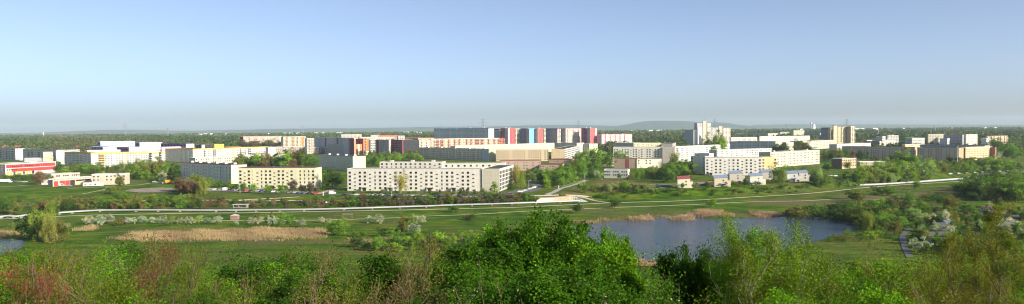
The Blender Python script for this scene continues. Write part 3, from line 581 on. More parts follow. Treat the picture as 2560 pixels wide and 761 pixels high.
# rows and columns of the ground sheet
ys = [-80]
while ys[-1] < 17000:
    y = ys[-1]; ys.append(y + (4 if y < 0 else 1.6 if y < 150 else 3.0 if y < 280 else 1.8 if y < 760 else max(4, (y-700)*.03+4)))
ys = np.array(ys); us = np.linspace(-1.0, 1.0, 460)
UU, YY = np.meshgrid(us, ys); XX = UU*(np.maximum(YY, 0)+140)
ZZ = ter(XX, YY)
dry = np.zeros(XX.shape)
for z in DRY:
    bb = np.array(z); k = (XX > bb[:,0].min()-12) & (XX < bb[:,0].max()+12) & (YY > bb[:,1].min()-12) & (YY < bb[:,1].max()+12)
    if k.any(): dry[k] = np.maximum(dry[k], sstep((3-sdist(XX[k], YY[k], z))/8))
nr, nc = XX.shape; idx = np.arange(nr*nc).reshape(nr, nc)
Fq = np.stack([idx[:-1,:-1], idx[:-1,1:], idx[1:,1:], idx[1:,:-1]], -1).reshape(-1, 4)
t = NT('meadow_grass'); g = t.n('ShaderNodeNewGeometry').outputs['Position']
n1 = t.noise(.012, g, 4); n2 = t.noise(.07, g, 5, .6); n3 = t.noise(.6, g, 5, .7); n4 = t.noise(4.5, g, 3)
mps = t.n('ShaderNodeMapping'); mps.inputs['Scale'].default_value = (.05, .35, .1); t.l(g, mps.inputs[0]); n5 = t.noise(.7, mps.outputs[0], 4, .6)
gr = t.ramp(n2, [(.36, (.06,.145,.002)), (.5, (.115,.24,.003)), (.62, (.24,.29,.014))])
gr = t.mix(t.math('MULTIPLY', t.math('GREATER_THAN', n5, .52), .5), gr, (.04,.09,.003))
br = t.ramp(n3, [(.3, (.13,.14,.03)), (.55, (.24,.2,.08)), (.75, (.36,.29,.14))])
drf = t.n('ShaderNodeAttribute', attribute_name='dry').outputs['Fac']
f = t.math('ADD', t.math('MULTIPLY', drf, .5), t.math('MULTIPLY', t.math('SUBTRACT', n1, .46), 1.8)); f = t.math('ADD', f, t.math('MULTIPLY', t.math('SUBTRACT', n3, .5), .9))
ff = t.n('ShaderNodeMapRange'); ff.inputs[1].default_value = .02; ff.inputs[2].default_value = .62; t.l(f, ff.inputs[0])
colr = t.mix(ff.outputs[0], gr, br)
colr = t.mix(t.math('MULTIPLY', n4, .5), colr, t.mix(1.0, colr, (.55,.6,.5), 'MULTIPLY'))
colr = t.mix(t.math('MULTIPLY', t.math('SUBTRACT', 1.0, n3), .75), colr, t.mix(1.0, colr, (.45,.55,.4), 'MULTIPLY'))
GRASS = t.fin(colr, .95, .1, bump=t.math('ADD', t.math('MULTIPLY', n3, 1.6), t.math('MULTIPLY', n4, .5)), bstr=1.0, bdist=1.2)
gm = mesh_np('ground', np.stack([XX, YY, ZZ], -1).reshape(-1, 3), Fq, [GRASS], attr={'dry': dry.ravel()}, smooth=True)
tag(mk('ground', gm), 'green valley meadows, estate lawns and the hillside below the viewpoint', 'ground', kind='structure')
# ---------------------------------------------------------------- paths and roads
GRAV = plain('gravel_path', (.5,.43,.3), .95, scale=.8, var=.25); ASPH = plain('asphalt', (.13,.125,.12), .9, scale=.6, var=.3); SAND = plain('sandy_soil', (.38,.29,.2), .95, scale=.4, var=.35)
PAVE = plain('pale_pavement', (.36,.32,.28), .9, scale=.5, var=.2)
_lift = [0.10]
def path(name, pts, w, mat, label):
    P = [G(x, y) for x, y in pts]; Q = []
    for i in range(len(P)-1):
        p0, p1, p2, p3 = P[max(0,i-1)], P[i], P[i+1], P[min(len(P)-1,i+2)]
        n = max(2, int((p2-p1).length/4))
        for k in range(n):
            s = k/n; Q.append(.5*((2*p1)+(p2-p0)*s+(2*p0-5*p1+4*p2-p3)*s*s+(3*p1-p0-3*p2+p3)*s**3))
    Q.append(P[-1]); V = []; Fc = []; m = 3
    _lift[0] += .006
    for i, q in enumerate(Q):
        d = (Q[min(i+1,len(Q)-1)]-Q[max(i-1,0)]); d.z = 0; d.normalize(); nrm = Vector((-d.y, d.x, 0)); ww = w*(1+.05*math.sin(i*.35)+.04*math.sin(i*.9))
        for j in range(m+1):
            s = (j/m-.5)*ww; x, y = q.x+nrm.x*s, q.y+nrm.y*s; V.append((x, y, terz(x, y)+_lift[0]))
    for i in range(len(Q)-1):
        for j in range(m): a = i*(m+1)+j; Fc.append((a, a+1, a+m+2, a+m+1))
    me = bpy.data.meshes.new(name); me.from_pydata(V, [], Fc); me.materials.append(mat)
    return tag(mk(name, me), label, name.replace('_', ' '), kind='structure')
def patch(name, pts, mat, label):
    z = [G(x, y) for x, y in pts]; a = np.array([(q.x, q.y) for q in z]); _lift[0] += .006
    x0, x1, y0, y1 = a[:,0].min(), a[:,0].max(), a[:,1].min(), a[:,1].max(); st = 2.0
    gx = np.arange(x0-2, x1+4, st); gy = np.arange(y0-2, y1+4, st); X, Y = np.meshgrid(gx, gy); poly = [tuple(q) for q in a]
    ins = inpoly(X+1.0, Y+1.0, poly); Z = ter(X, Y)+_lift[0]; id_ = np.arange(X.size).reshape(X.shape)
    Fq = np.stack([id_[:-1,:-1], id_[:-1,1:], id_[1:,1:], id_[1:,:-1]], -1)[ins[:-1,:-1]].reshape(-1, 4)
    if not len(Fq): return
    return tag(mk(name, mesh_np(name, np.stack([X,Y,Z],-1).reshape(-1,3), Fq, [mat])), label, name.replace('_', ' '), kind='structure')
path('path', [(-20,549),(60,546),(145,542),(250,538),(400,535.5),(500,533.6),(700,531.5),(860,528.5),(1020,525.6),(1150,522.5),(1280,519.5),(1400,514),(1540,507.5),(1710,502.5),(1880,493),(2030,483.5),(2190,467.5),(2370,456),(2480,449)], 3.0, GRAV, 'pale gravel path running the whole valley beside the silver pipe')
path('path', [(420,553),(520,552),(700,552),(850,550),(1000,545),(1070,541),(1180,537),(1278,531),(1397,525.6),(1523,520),(1640,516),(1770,510.5),(1880,505.4),(2006,503),(2090,499),(2200,499),(2290,503)], 2.2, GRAV, 'narrow lower path above the blossom trees and the pond')
path('path', [(20,516),(70,514),(148,509.6),(236,505),(350,502),(481,502),(600,502.5),(720,502),(860,500.5),(1000,497),(1120,494)], 1.6, GRAV, 'thin path across the slope below the parked cars')
path('path', [(590,501.5),(640,499),(700,496),(750,493)], 1.6, GRAV, 'short diagonal path climbing to the parked cars')
path('path', [(-20,469),(40,466),(78,463),(120,463.5)], 2.6, GRAV, 'pale path in front of the red and white school')
path('path', [(168,472.5),(220,470),(270,467.5),(320,465),(350,462.5),(375,459)], 2.2, GRAV, 'pale path below the fire station')
path('path', [(205,486),(235,480),(262,474),(268,468)], 1.3, GRAV, 'faint track over the green slope under the fire station')
path('path', [(1120,494),(1240,491.5),(1330,490.5),(1400,488.5),(1450,490),(1480,494)], 2.0, GRAV, 'path along the slope top before the white block')
path('path', [(1368,488),(1385,481),(1400,473),(1425,466),(1447,459),(1466,451)], 4.0, PAVE, 'pale footpath climbing between the wood and the brown meadow')
path('path', [(1440,491),(1455,493.5),(1475,499),(1495,504),(1520,508)], 3.0, plain('ramp_paving',(.36,.28,.2),.9), 'sandy ramp descending beside the graffiti wall')
path('road', [(500,475),(560,478),(640,481),(720,484),(800,486),(860,488),(960,490),(1100,491),(1200,489),(1290,484),(1330,478),(1345,470),(1338,462),(1318,456),(1290,452)], 6.5, ASPH, 'asphalt street with parked cars before the front blocks')
path('path', [(790,486),(810,481),(835,475),(870,470),(900,466)], 5, plain('reddish_paving',(.4,.28,.22),.9), 'reddish paved lane between the yellow and the white block')
path('road', [(2390,452),(2440,441),(2500,434),(2570,428)], 5, ASPH, 'street at the far right among trees')
path('road', [(2275,573),(2263,582),(2257,592),(2258,605),(2264,622),(2275,645)], 2.6, plain('bluish_gravel',(.1,.105,.11),.95), 'grey gravel road bending towards the allotments')
path('road', [(1620,462),(1700,461),(1760,457),(1830,452),(1950,447),(2050,446)], 5, SAND, 'sandy lane behind the small pent-roof houses')
path('path', [(1760,459),(1700,466),(1650,470)], 1.5, GRAV, 'garden path by the red-roofed house')
patch('playground', [(312,479),(330,474),(385,470),(430,470),(440,476),(425,480),(350,482)], plain('worn_soil',(.26,.22,.16),.95,scale=.15,var=.5), 'sandy grey playground left of the brown shrubs')
patch('parking_lot', [(1255,484),(1300,474),(1320,478),(1300,488),(1262,490)], ASPH, 'small asphalt parking lot right of the white block')
patch('parking_lot', [(500,472),(610,474),(720,478),(790,481),(790,484),(700,482),(600,480),(500,477)], PAVE, 'paved strip for parked cars before the yellow block')
path('path', [(462,487),(464,492),(468,499)], 2.6, PAVE, 'short flight of pale steps on the slope below the brown shrubs')
# ---------------------------------------------------------------- reeds (nobody could count them)
REED = leafmat('dry_reed', .25, rough=.8, spec=.1)
def reeds(polys, n, h0, h1, colr, label):
    V = []; var = []
    for pts in polys:
        wp = [tuple(G(x, y))[:2] for x, y in pts]; a = np.array(wp); k = 0; area = max(10, (a[:,0].ptp()*a[:,1].ptp())) if hasattr(a,'ptp') else max(10, np.ptp(a[:,0])*np.ptp(a[:,1]))
        N = int(area*n*3.2); x = RNG.uniform(a[:,0].min(), a[:,0].max(), N); y = RNG.uniform(a[:,1].min(), a[:,1].max(), N)
        d = sdist(x, y, wp)+RNG.normal(0, 2.4, N)+1.2*np.sin(x*.5)+2.5*np.sin(x*.13+y*.3)+4*np.sin(x*.041-y*.17); q = d < 0; x = x[q]; y = y[q]; N = len(x)
        z = ter(x, y); h = RNG.uniform(h0, h1, N)*(.8+.35*np.sin(x*.31)*np.sin(y*.37)); an = RNG.uniform(0, math.pi, N); w = RNG.uniform(.03, .1, N)
        dx = np.cos(an)*w; dy = np.sin(an)*w; lx = RNG.normal(0, .3, N)*h; ly = RNG.normal(0, .3, N)*h
        V.append(np.stack([np.stack([x-dx, y-dy, z-.3], 1), np.stack([x+dx, y+dy, z-.3], 1), np.stack([x+lx+dx*.5, y+ly+dy*.5, z+h], 1), np.stack([x+lx-dx*.5, y+ly-dy*.5, z+h*.93], 1)], 1).reshape(-1, 3))
        var.append(np.repeat(np.clip(.5+.25*np.sin(x*.21+y*.1)+RNG.normal(0, .22, N), 0, 1), 4))
    V = np.concatenate(V); var = np.concatenate(var)
    o = mk('reed_bed', mesh_np('reed_bed', V, np.arange(len(V)).reshape(-1, 4), [REED], attr={'var': var})); o.color = (*colr, 1)
    return tag(o, label, 'reeds', kind='stuff')
RC = (.38,.28,.14)
reeds([[(312,585),(360,580),(470,578),(560,574),(640,571),(720,571),(780,576),(830,588),(790,596),(700,598),(600,601),(480,606),(380,605),(330,600)]], 2.4, .8, 1.7, RC, 'broad tan reed belt across the meadow behind the front bushes')
reeds([[(205,570),(245,564),(246,574),(215,578)],[(-40,585),(0,581),(40,583),(42,594),(0,597),(-40,598)]], 2.0, 1.2, 2.2, RC, 'small tan reed clumps by the left pond')
reeds([[(1572,550),(1600,546),(1630,548),(1626,555),(1590,555)],[(1673,553),(1700,549),(1738,553),(1735,558),(1700,559)]], 3.5, 2.2, 3.2, (.4,.3,.17), 'two tan reed islands near the far pond shore')
reeds([[(1715,533),(1760,528),(1810,530),(1815,542),(1760,546),(1720,540)],[(1890,537),(1930,532),(1940,541),(1895,545)]], 2.5, 1.2, 2.2, (.4,.27,.16), 'brown reed belt along the far pond shore')
reeds([[(1540,652),(1560,648),(1600,656),(1660,661),(1668,668),(1600,664),(1550,658)],[(1790,655),(1850,645),(1862,649),(1800,662)]], 3.0, 1.0, 1.8, (.4,.25,.14), 'thin tan reed fringe on the near pond shore')
reeds([[(1440,564),(1500,556),(1560,551),(1640,545),(1700,538),(1700,536),(1560,548),(1440,560)],[(2310,547),(2380,535),(2440,529),(2440,534),(2390,541),(2315,552)]], 1.6, .8, 1.6, (.36,.24,.13), 'narrow strips of dry reeds along shore and meadow edge')
reeds([[(860,603),(1000,598),(1150,595),(1180,600),(1050,606),(900,610)]], 1.0, .7, 1.3, (.33,.24,.12), 'thin dry grass belt right of the reed bed')
reeds([[(100,625),(400,612),(800,612),(1100,610),(1150,640),(900,650),(500,660),(100,665)]], .5, .25, .55, (.12,.14,.035), 'rough olive meadow grass behind the front bushes')
reeds([[(1420,485),(1500,455),(1600,458),(1650,468),(1600,478),(1500,482)],[(2120,488),(2240,486),(2330,482),(2420,472),(2420,480),(2300,492),(2150,498)]], .8, .3, .8, (.26,.2,.1), 'dry brown grass on the waste ground')
# ---------------------------------------------------------------- district heating pipes
SILV = plain('silver_cladding', (.4,.4,.39), .5, .5, .15, var=.35, scale=.12)
def pipe(pts, label, r=.47, graf=()):
    P = [G(x, y) for x, y in pts]; root = empty('heating_pipe', P[0]); tag(root, label, 'pipeline')
    def rel(p): return p-P[0]
    for off in (0, 1.7):
        V = []; Fc = []; n = 10; Q = []
        for i in range(len(P)-1):
            k = max(1, int((P[i+1]-P[i]).length/12))
            Q += [P[i].lerp(P[i+1], s/k) for s in range(k)]
        Q.append(P[-1])
        for i, q in enumerate(Q):
            d = (Q[min(i+1, len(Q)-1)]-Q[max(0, i-1)]); d.z = 0; d.normalize(); nn = Vector((-d.y, d.x, 0)); c = rel(q)+nn*off+Vector((0,0,1.25)); c.z += terz(q.x, q.y)-q.z-.3
            for j in range(n):
                a = 2*math.pi*j/n; V.append(c+nn*math.cos(a)*r+Vector((0,0,1))*math.sin(a)*r)
        for i in range(len(Q)-1):
            for j in range(n): Fc.append((i*n+j, i*n+(j+1) % n, (i+1)*n+(j+1) % n, (i+1)*n+j))
        me = bpy.data.meshes.new('pipe'); me.from_pydata(V, [], Fc); me.materials.append(SILV)
        me.polygons.foreach_set('use_smooth', [True]*len(me.polygons)); mk('pipe', me, root)
    # supports every 12 m
    m = MB(); m.box(-.3, .3, -.8, 2.5, -.6, .42); m.box(-.35, .35, -.9, 2.6, .421, .5); sm = m.me('support', [CONC])
    for q in Q[::1][:100]:
        mk('support', sm, root, rel(q)+Vector((0,0,terz(q.x,q.y)-q.z)))
    jm = MB(); jm.tube((-.15,0,1.25),(.15,0,1.25), r+.07, 10); 
    return root, P
pr, pp = pipe([(148,536.5),(180,534),(250,530),(340,529.5),(450,530),(540,530.5),(640,529.5),(760,528.5),(860,526),(1000,521.5),(1130,517),(1280,512.5),(1400,508),(1448,506)], 'twin silver district heating pipes crossing the valley from left to the graffiti wall')
pipe([(-30,547),(0,546.5),(20,544),(34,546),(50,545),(74,541.5)], 'short bent stretch of the silver pipe at the left edge')
pipe([(2148,466.5),(2220,463),(2300,457.5),(2380,451.5),(2465,446.5)], 'straight bright silver pipe on the right behind the green meadow', r=.75)
pipe([(2500,447),(2570,450)], 'last silver pipe piece behind the trees at the right edge', r=.7)
for (x, y, w, c_) in ((803,528,7,(.6,.1,.05)),(772,528.5,3,(.5,.08,.05)),(600,526,9,(.5,.45,.4))):
    pass
# bridge box and painted pieces on the pipe
q = G(584,527); m = MB(); m.box(0,8.5,-1,2.4,0,.5); m.box(0,.4,-1,2.4,.5,2.0); m.box(3.2,3.6,-1,2.4,.5,2.0); m.box(8.1,8.5,-1,2.4,.5,2.0); m.box(-.4,9,-1.3,2.7,2.0,2.35,1)
tag(m.obj('pipe_crossing',[plain('old_concrete',(.25,.22,.2)),CONC],None,(q.x,q.y,q.z+1.6)),'small pale crossing structure standing over the silver pipe','pipe crossing')
q = G(812,509.5); m = MB(); m.box(0,8,0,.2,.2,1.5)
for i in range(4): m.box(.6+1.9*i,1.6+1.9*i,-.03,-.001,.5,1.3,1)
o=m.obj('painted_board',[plain('brick_red',(.35,.08,.05)),WHITE],None,q); tag(o,'dark red board with four white squares on the slope under the street','painted board')
# ---------------------------------------------------------------- graffiti wall
t = NT('graffiti_paint'); co = t.co(); v = t.n('ShaderNodeTexVoronoi'); v.inputs['Scale'].default_value = .9; t.l(co, v.inputs['Vector']); nz = t.noise(1.4, co, 4)
sx = t.n('ShaderNodeSeparateXYZ'); t.l(co, sx.inputs[0])
mr = t.n('ShaderNodeMapRange'); mr.inputs[1].default_value = 8; mr.inputs[2].default_value = 16; t.l(sx.outputs[0], mr.inputs[0])
cl = t.ramp(nz, [(.3,(.08,.08,.09)),(.42,(.5,.47,.42)),(.52,(.55,.32,.13)),(.6,(.5,.12,.07)),(.72,(.5,.44,.34))])
GRAF = t.fin(t.mix(t.math('MULTIPLY', mr.outputs[0], 1.0), t.mix(t.math('GREATER_THAN', nz, .62), (.55,.53,.46), (.4,.4,.34)), cl), .8)
a_ = G(1340,507); b_ = G(1434,504); Lw = math.hypot(b_.x-a_.x, b_.y-a_.y); an = math.atan2(b_.y-a_.y, b_.x-a_.x)
root = empty('retaining_wall', a_, an); tag(root,'white retaining wall covered in graffiti at the end of the silver pipe','retaining wall')
m = MB(); m.add([(0,0,-1),(Lw,0,-1),(Lw,0,2.9),(3,0,2.6),(0,0,.8),(0,.5,-1),(Lw,.5,-1),(Lw,.5,2.9),(3,.5,2.6),(0,.5,.8)],[(0,1,2,3,4),(9,8,7,6,5),(4,3,8,9),(3,2,7,8),(2,1,6,7),(0,4,9,5)])
m.obj('painted_wall',GRAF,root)
m = MB(); m.box(2.5,Lw+1,-.15,.9,2.901,3.15); m.obj('coping',SAND,root)
m = MB(); m.add([(Lw,-.4,-1),(Lw+9.5,-3.4,-1),(Lw+.2,-.4,3.0),(Lw,.0,-1),(Lw+9.5,-3.0,-1),(Lw+.2,0,3.0)],[(0,1,2),(5,4,3),(0,2,5,3),(2,1,4,5)]); m.obj('wing_wall',plain('grey_painted_concrete',(.36,.4,.42)),root)
cu = bpy.data.curves.new('lettering','FONT'); cu.body = 'RSI\\'; cu.size = 2.6; cu.extrude=.03; cu.materials.append(DARK)
tx = bpy.data.objects.new('lettering', cu); C.objects.link(tx); tx.parent = root; tx.location=(Lw+.5,-.62,-.2); tx.rotation_euler=(math.pi/2,0,-.306)
# ---------------------------------------------------------------- pent-roof houses
BLUER = plain('blue_grey_metal_roof',(.3,.36,.46),.4,.5); REDR = plain('red_metal_roof',(.36,.09,.08),.5)
def house(px, py, wpx, label, wall, roofm=BLUER, rz=-9, hl=6.6, hr=8.6, dep=8.5, door='doorway', accent=None):
    p = G(px, py); w = wpx*p.y/F*.98; z0 = p.z-.2
    FOOT.append([(p.x-2,p.y-2),(p.x+w+2,p.y),(p.x+w+2,p.y+dep+3),(p.x-2,p.y+dep+3)])
    root = empty('pent_roof_house', (p.x, p.y, z0), math.radians(rz)); tag(root, label, 'house', 'small pent-roof houses above the green embankment')
    w1 = w*.8; m = MB()
    m.add([(0,0,-1.5),(w1,0,-1.5),(w1,0,hl+.55),(0,0,hl),(0,dep,-1.5),(w1,dep,-1.5),(w1,dep,hr),(0,dep,hr-.55)],[(0,1,2,3),(5,4,7,6),(4,0,3,7),(1,5,6,2),(3,2,6,7)])
    m.box(w1+.001, w, .003, dep-.5, -1.5, hl-2.0)
    m.obj('wall', plain('house_render', wall, .9, .2, var=.08), root)
    r = MB(); e = .35
    r.add([(-e,-e,hl+.05),(w1+e,-e,hl+.62),(w1+e,dep+e,hr+.12),(-e,dep+e,hr-.45),(-e,-e,hl+.27),(w1+e,-e,hl+.84),(w1+e,dep+e,hr+.34),(-e,dep+e,hr-.23)],[(3,2,1,0),(4,5,6,7),(0,1,5,4),(1,2,6,5),(2,3,7,6),(3,0,4,7)])
    r.obj('roof', roofm, root)
    g = MB(); g.box(w1+.3, w-.05, .3, dep-.9, hl-2.0, hl-1.9); g.box(w1+.05, w-.02, .003, .1, hl-2.0, hl-1.1); g.obj('terrace', CONC, root)
    if accent: g = MB(); g.box(w1+.01, w1+.35, .4, dep*.7, hl-1.9, hl+.35); g.obj('end_panel', accent, root)
    wm = winmesh(.8, .9, FRAMED)
    mk('window', wm, root, (w1*.68, 0, hl-1.6)); mk('window', wm, root, (w1*.68, 0, hl*.42))
    d = MB()
    if door == 'doorway':
        d.box(w*.42, w*.62, -.1, -.003, .1, 2.5, 0)
        for k in range(2): d.box(w*(.435+.1*k), w*(.505+.1*k), -.13, -.101, .3, 2.3, 1)
        d.obj('glazed_door', [WHITE, GLASS], root)
        c = MB(); c.add([(w*.36,-1.8,2.5),(w*.66,-1.8,2.5),(w*.66,0,3.1),(w*.36,0,3.1),(w*.36,-1.8,2.6),(w*.66,-1.8,2.6),(w*.66,0,3.2),(w*.36,0,3.2)],[(3,2,1,0),(4,5,6,7),(0,1,5,4),(1,2,6,5),(2,3,7,6),(3,0,4,7)]); c.obj('porch_roof', BLUER, root)
    return root
YC = (.72,.66,.46)
house(1694,470.5,39,'cream pent-roof house with a red roof and a red end panel',(.74,.68,.48),REDR,accent=REDP,door=None)
house(1786,467.5,41,'yellowish tan pent-roof house, first of the blue-roofed ones from the left',(.66,.55,.38))
house(1824,454,38,'pinkish cream blue-roofed house half behind the yellowish tan one',(.62,.55,.46),door=None)
house(1875,462,39,'whitest cream pent-roof house with glazed door, in the middle of the row',(.74,.7,.56))
house(1903,450.5,37,'grey beige blue-roofed house standing behind the whitest cream one',(.55,.5,.43),door=None)
house(1967,455,34,'white half of the double pent-roof house at the right end of the row',(.72,.69,.62))
house(1998,453,27,'grey beige half of the double pent-roof house at the right end',(.52,.48,.42),door=None)
def shed(px,py,wpx,h,label,wall,roofc,rz=0,dep=6,cat='garden shed',Y=None):
    p = G(px,py); w = wpx*p.y/F; root = empty('garden_shed',(p.x,p.y,p.z-.1),math.radians(rz)); tag(root,label,cat)
    m=MB(); m.add([(0,0,-1),(w,0,-1),(w,0,h),(0,0,h),(0,dep,-1),(w,dep,-1),(w,dep,h),(0,dep,h),(0,dep/2,h+1.2),(w,dep/2,h+1.2)],[(0,1,2,3),(5,4,7,6),(4,0,3,8,7),(1,5,6,9,2)]); m.obj('wall',plain('shed_wall',wall),root)
    r=MB(); 
    for s in (0,1):
        y0,y1=(-.5,dep/2) if s==0 else (dep+.5,dep/2); z0,z1=h-.15,h+1.25
        r.add([(-.4,y0,z0),(w+.4,y0,z0),(w+.4,y1,z1),(-.4,y1,z1),(-.4,y0,z0+.15),(w+.4,y0,z0+.15),(w+.4,y1,z1+.15),(-.4,y1,z1+.15)],[(3,2,1,0),(4,5,6,7),(0,1,5,4),(1,2,6,5),(3,0,4,7)])
    r.obj('roof',plain('shed_roof',roofc,.6),root)
    d=MB(); d.box(w*.3,w*.3+.9,-.06,-.003,0,2.0); d.obj('door',plain('shed_door',(.3,.22,.15)),root)
    mk('window',winmesh(1.0,.8,FRAME),root,(w*.7,0,1.4))
shed(2340,578,26,2.4,'dark-roofed shed at the left of the allotments',(.2,.16,.13),(.09,.09,.1))
shed(2366,571,26,2.4,'grey-blue roofed shed behind the dark-roofed one in the allotments',(.6,.58,.52),(.14,.15,.2))
shed(2322,602,58,2.2,'wide low dark shed in the middle of the allotments',(.18,.15,.12),(.1,.1,.1))
shed(2330,622,34,2.0,'low greenhouse-like shed with a blue-grey roof at the near allotments',(.3,.3,.3),(.2,.25,.28))
shed(2462,535,22,2.8,'white-fronted shed with a reddish roof behind the tall sparse tree',(.65,.62,.58),(.2,.12,.1))
shed(2480,546,24,2.6,'grey shed right of the white-fronted one',(.35,.32,.3),(.14,.13,.12))
shed(2524,578,60,2.5,'grey-roofed shed at the right picture edge',(.25,.22,.2),(.15,.15,.16),rz=6)
shed(2530,558,40,2.4,'dark shed behind the grey-roofed one at the right edge',(.2,.17,.15),(.08,.08,.08))
# ---------------------------------------------------------------- cars, vans, people, lamps
t = NT('car_paint'); oi = t.n('ShaderNodeObjectInfo'); CARP = t.fin(oi.outputs['Color'], .3, .5)
TYRE = plain('tyre_rubber',(.02,.02,.02),.8); RIM = plain('wheel_rim',(.5,.5,.52),.35,.5,.6); LAMPG = plain('lamp_glass',(.7,.7,.65),.2)
def prism(m, prof, w, mi=0, taper=0):
    n = len(prof); vs = [(x, -w/2+ (taper if z > .85 else 0), z) for x, z in prof]+[(x, w/2-(taper if z > .85 else 0), z) for x, z in prof]
    m.add(vs, [tuple(range(n)), tuple(range(2*n-1, n-1, -1))]+[(i, i+n, (i+1) % n+n, (i+1) % n) for i in range(n)], mi)
m = MB(); prism(m, [(-2.1,.3),(2.1,.3),(2.15,.6),(2.0,.82),(1.05,.92),(.55,1.36),(-1.1,1.42),(-1.75,1.0),(-2.1,.9),(-2.15,.6)], 1.74, 0, .12); CAR_B = m.me('body',[CARP])
m = MB(); 
for s in (-1,1): m.add([(.92,s*.79,.93),(.5,s*.765,1.3),(-1.05,s*.765,1.35),(-1.6,s*.79,1.0)],[(0,1,2,3)])
m.add([(1.02,-.7,.96),(1.02,.7,.96),(.6,.66,1.33),(.6,-.66,1.33)],[(0,1,2,3)]); m.add([(-1.74,-.66,1.04),(-1.74,.66,1.04),(-1.18,.62,1.4),(-1.18,-.62,1.4)],[(0,3,2,1)]); CAR_G = m.me('cabin_glass',[GLASS])
m = MB(); m.tube((0,-.1,0),(0,.1,0),.32,12,0); m.tube((0,-.11,0),(0,.11,0),.19,8,1); CAR_W = m.me('wheel',[TYRE,RIM])
m = MB(); prism(m, [(-2.6,.35),(2.5,.35),(2.6,.9),(2.1,1.25),(1.6,2.05),(1.3,2.2),(-2.55,2.2),(-2.6,.9)], 1.95, 0, .08); VAN_B = m.me('body',[CARP])
m = MB()
for s in (-1,1): m.add([(2.0,s*.985,1.25),(1.55,s*.96,1.95),(.7,s*.96,1.95),(.7,s*.985,1.25)],[(0,1,2,3)])
m.add([(2.15,-.8,1.27),(2.15,.8,1.27),(1.68,.78,1.98),(1.68,-.78,1.98)],[(0,1,2,3)]); VAN_G = m.me('cabin_glass',[GLASS])
CC = dict(white=(.55,.55,.54), silver=(.25,.26,.28), black=(.02,.02,.025), blue=(.03,.06,.2), red=(.5,.02,.02), grey=(.15,.16,.17), green=(.03,.12,.07), orange=(.8,.3,.03), beige=(.5,.45,.35))
ORD = ['first','second','third','fourth','fifth','sixth','seventh','eighth','ninth','tenth','eleventh','twelfth','thirteenth','fourteenth','fifteenth','sixteenth','seventeenth','eighteenth','nineteenth','twentieth']
def ordw(i): return ORD[i] if i < 20 else ('twenty-'+ORD[i-20] if i < 29 else 'thirtieth' if i == 29 else 'thirty-'+ORD[i-30] if i < 39 else 'number %d' % (i+1))
def car(p, rz, cname, label, van=False, group=None):
    e = empty('parked_van' if van else 'parked_car', (p.x, p.y, p.z+.14), rz); tag(e, label, 'van' if van else 'car', group)
    b = mk('body', VAN_B if van else CAR_B, e); b.color = (*CC[cname], 1); mk('cabin_glass', VAN_G if van else CAR_G, e)
    L = 1.55 if van else 1.3
    for x in (-L, L):
        for y in (-.8, .8): mk('wheel', CAR_W, e, (x, y*(1.1 if van else 1), .32))
def carrow(a, b, cols, where, group, vans=(), rz=None, rzj=.08):
    P = [G(a[0]+(b[0]-a[0])*i/(len(cols)-1), a[1]+(b[1]-a[1])*i/(len(cols)-1)) for i in range(len(cols))]
    d = math.atan2(P[-1].y-P[0].y, P[-1].x-P[0].x); cnt = {}; tot = {}
    for c_ in cols: tot[c_] = tot.get(c_, 0)+1
    for i, c_ in enumerate(cols):
        k = cnt.get(c_, 0); cnt[c_] = k+1; vn = i in vans
        who = f'{c_} {"van" if vn else "car"}'; o = '' if tot[c_] == 1 else f', {ordw(k)} {c_} one from the left'
        car(P[i], (d+math.pi/2 if rz is None else rz)+random.uniform(-rzj, rzj), c_, f'{who} parked {where}{o}', vn, group)
carrow((522,475),(788,486.5),['silver','white','silver','white','black','silver','black','red','black','silver','blue','green','white','silver','black','grey','silver','blue','grey','black','red'],'in the row before the yellow block','cars before the yellow block',vans=(3,))
carrow((862,489.5),(1062,491.5),['black','grey','white','red','silver','white','white','black','silver','blue','silver','white','grey','silver'],'in front of the white block','cars before the white block',rz=.1)
carrow((1098,491.5),(1200,491),['blue','red','silver','black','green','grey'],'before the right half of the white block','cars before the white block',rz=.05)
carrow((1243,487),(1276,486),['black','silver','black'],'by the glazed balcony wing','cars by the balcony wing',rz=.1)
carrow((1300,482),(1338,470),['white','black','silver','black','silver','black','white','silver'],'along the curved street beside the wood','cars along the curved street',rz=.5)
carrow((388,457),(412,460),['white','silver','blue','white'],'left of the orange truck','cars near the orange truck',rz=.2)
carrow((1644,466),(1672,468),['blue','grey','blue','black'],'left of the red-roofed house','cars left of the red-roofed house',rz=.1)
carrow((1744,466),(1772,464),['black','blue','black'],'between the red-roofed and the tan house','cars between the small houses',rz=.1)
carrow((2070,441),(2088,442),['white','silver','white'],'below the brick office cube','cars below the brick office',rz=.3)
carrow((2375,437),(2540,428),['white','silver','black','silver','white','blue','silver','white','silver'],'at the right car park','cars at the right car park',rz=.3)
carrow((40,457),(62,457),['blue','silver','white'],'right of the white lorry before the school','cars before the school',rz=0.1)
car(G(830,486),.6,'white','white camper van standing alone on the reddish lane',True)
car(G(152,466),.1,'white','white van before the red garage doors',True); car(G(172,467),.3,'silver','silver car before the red garage doors')
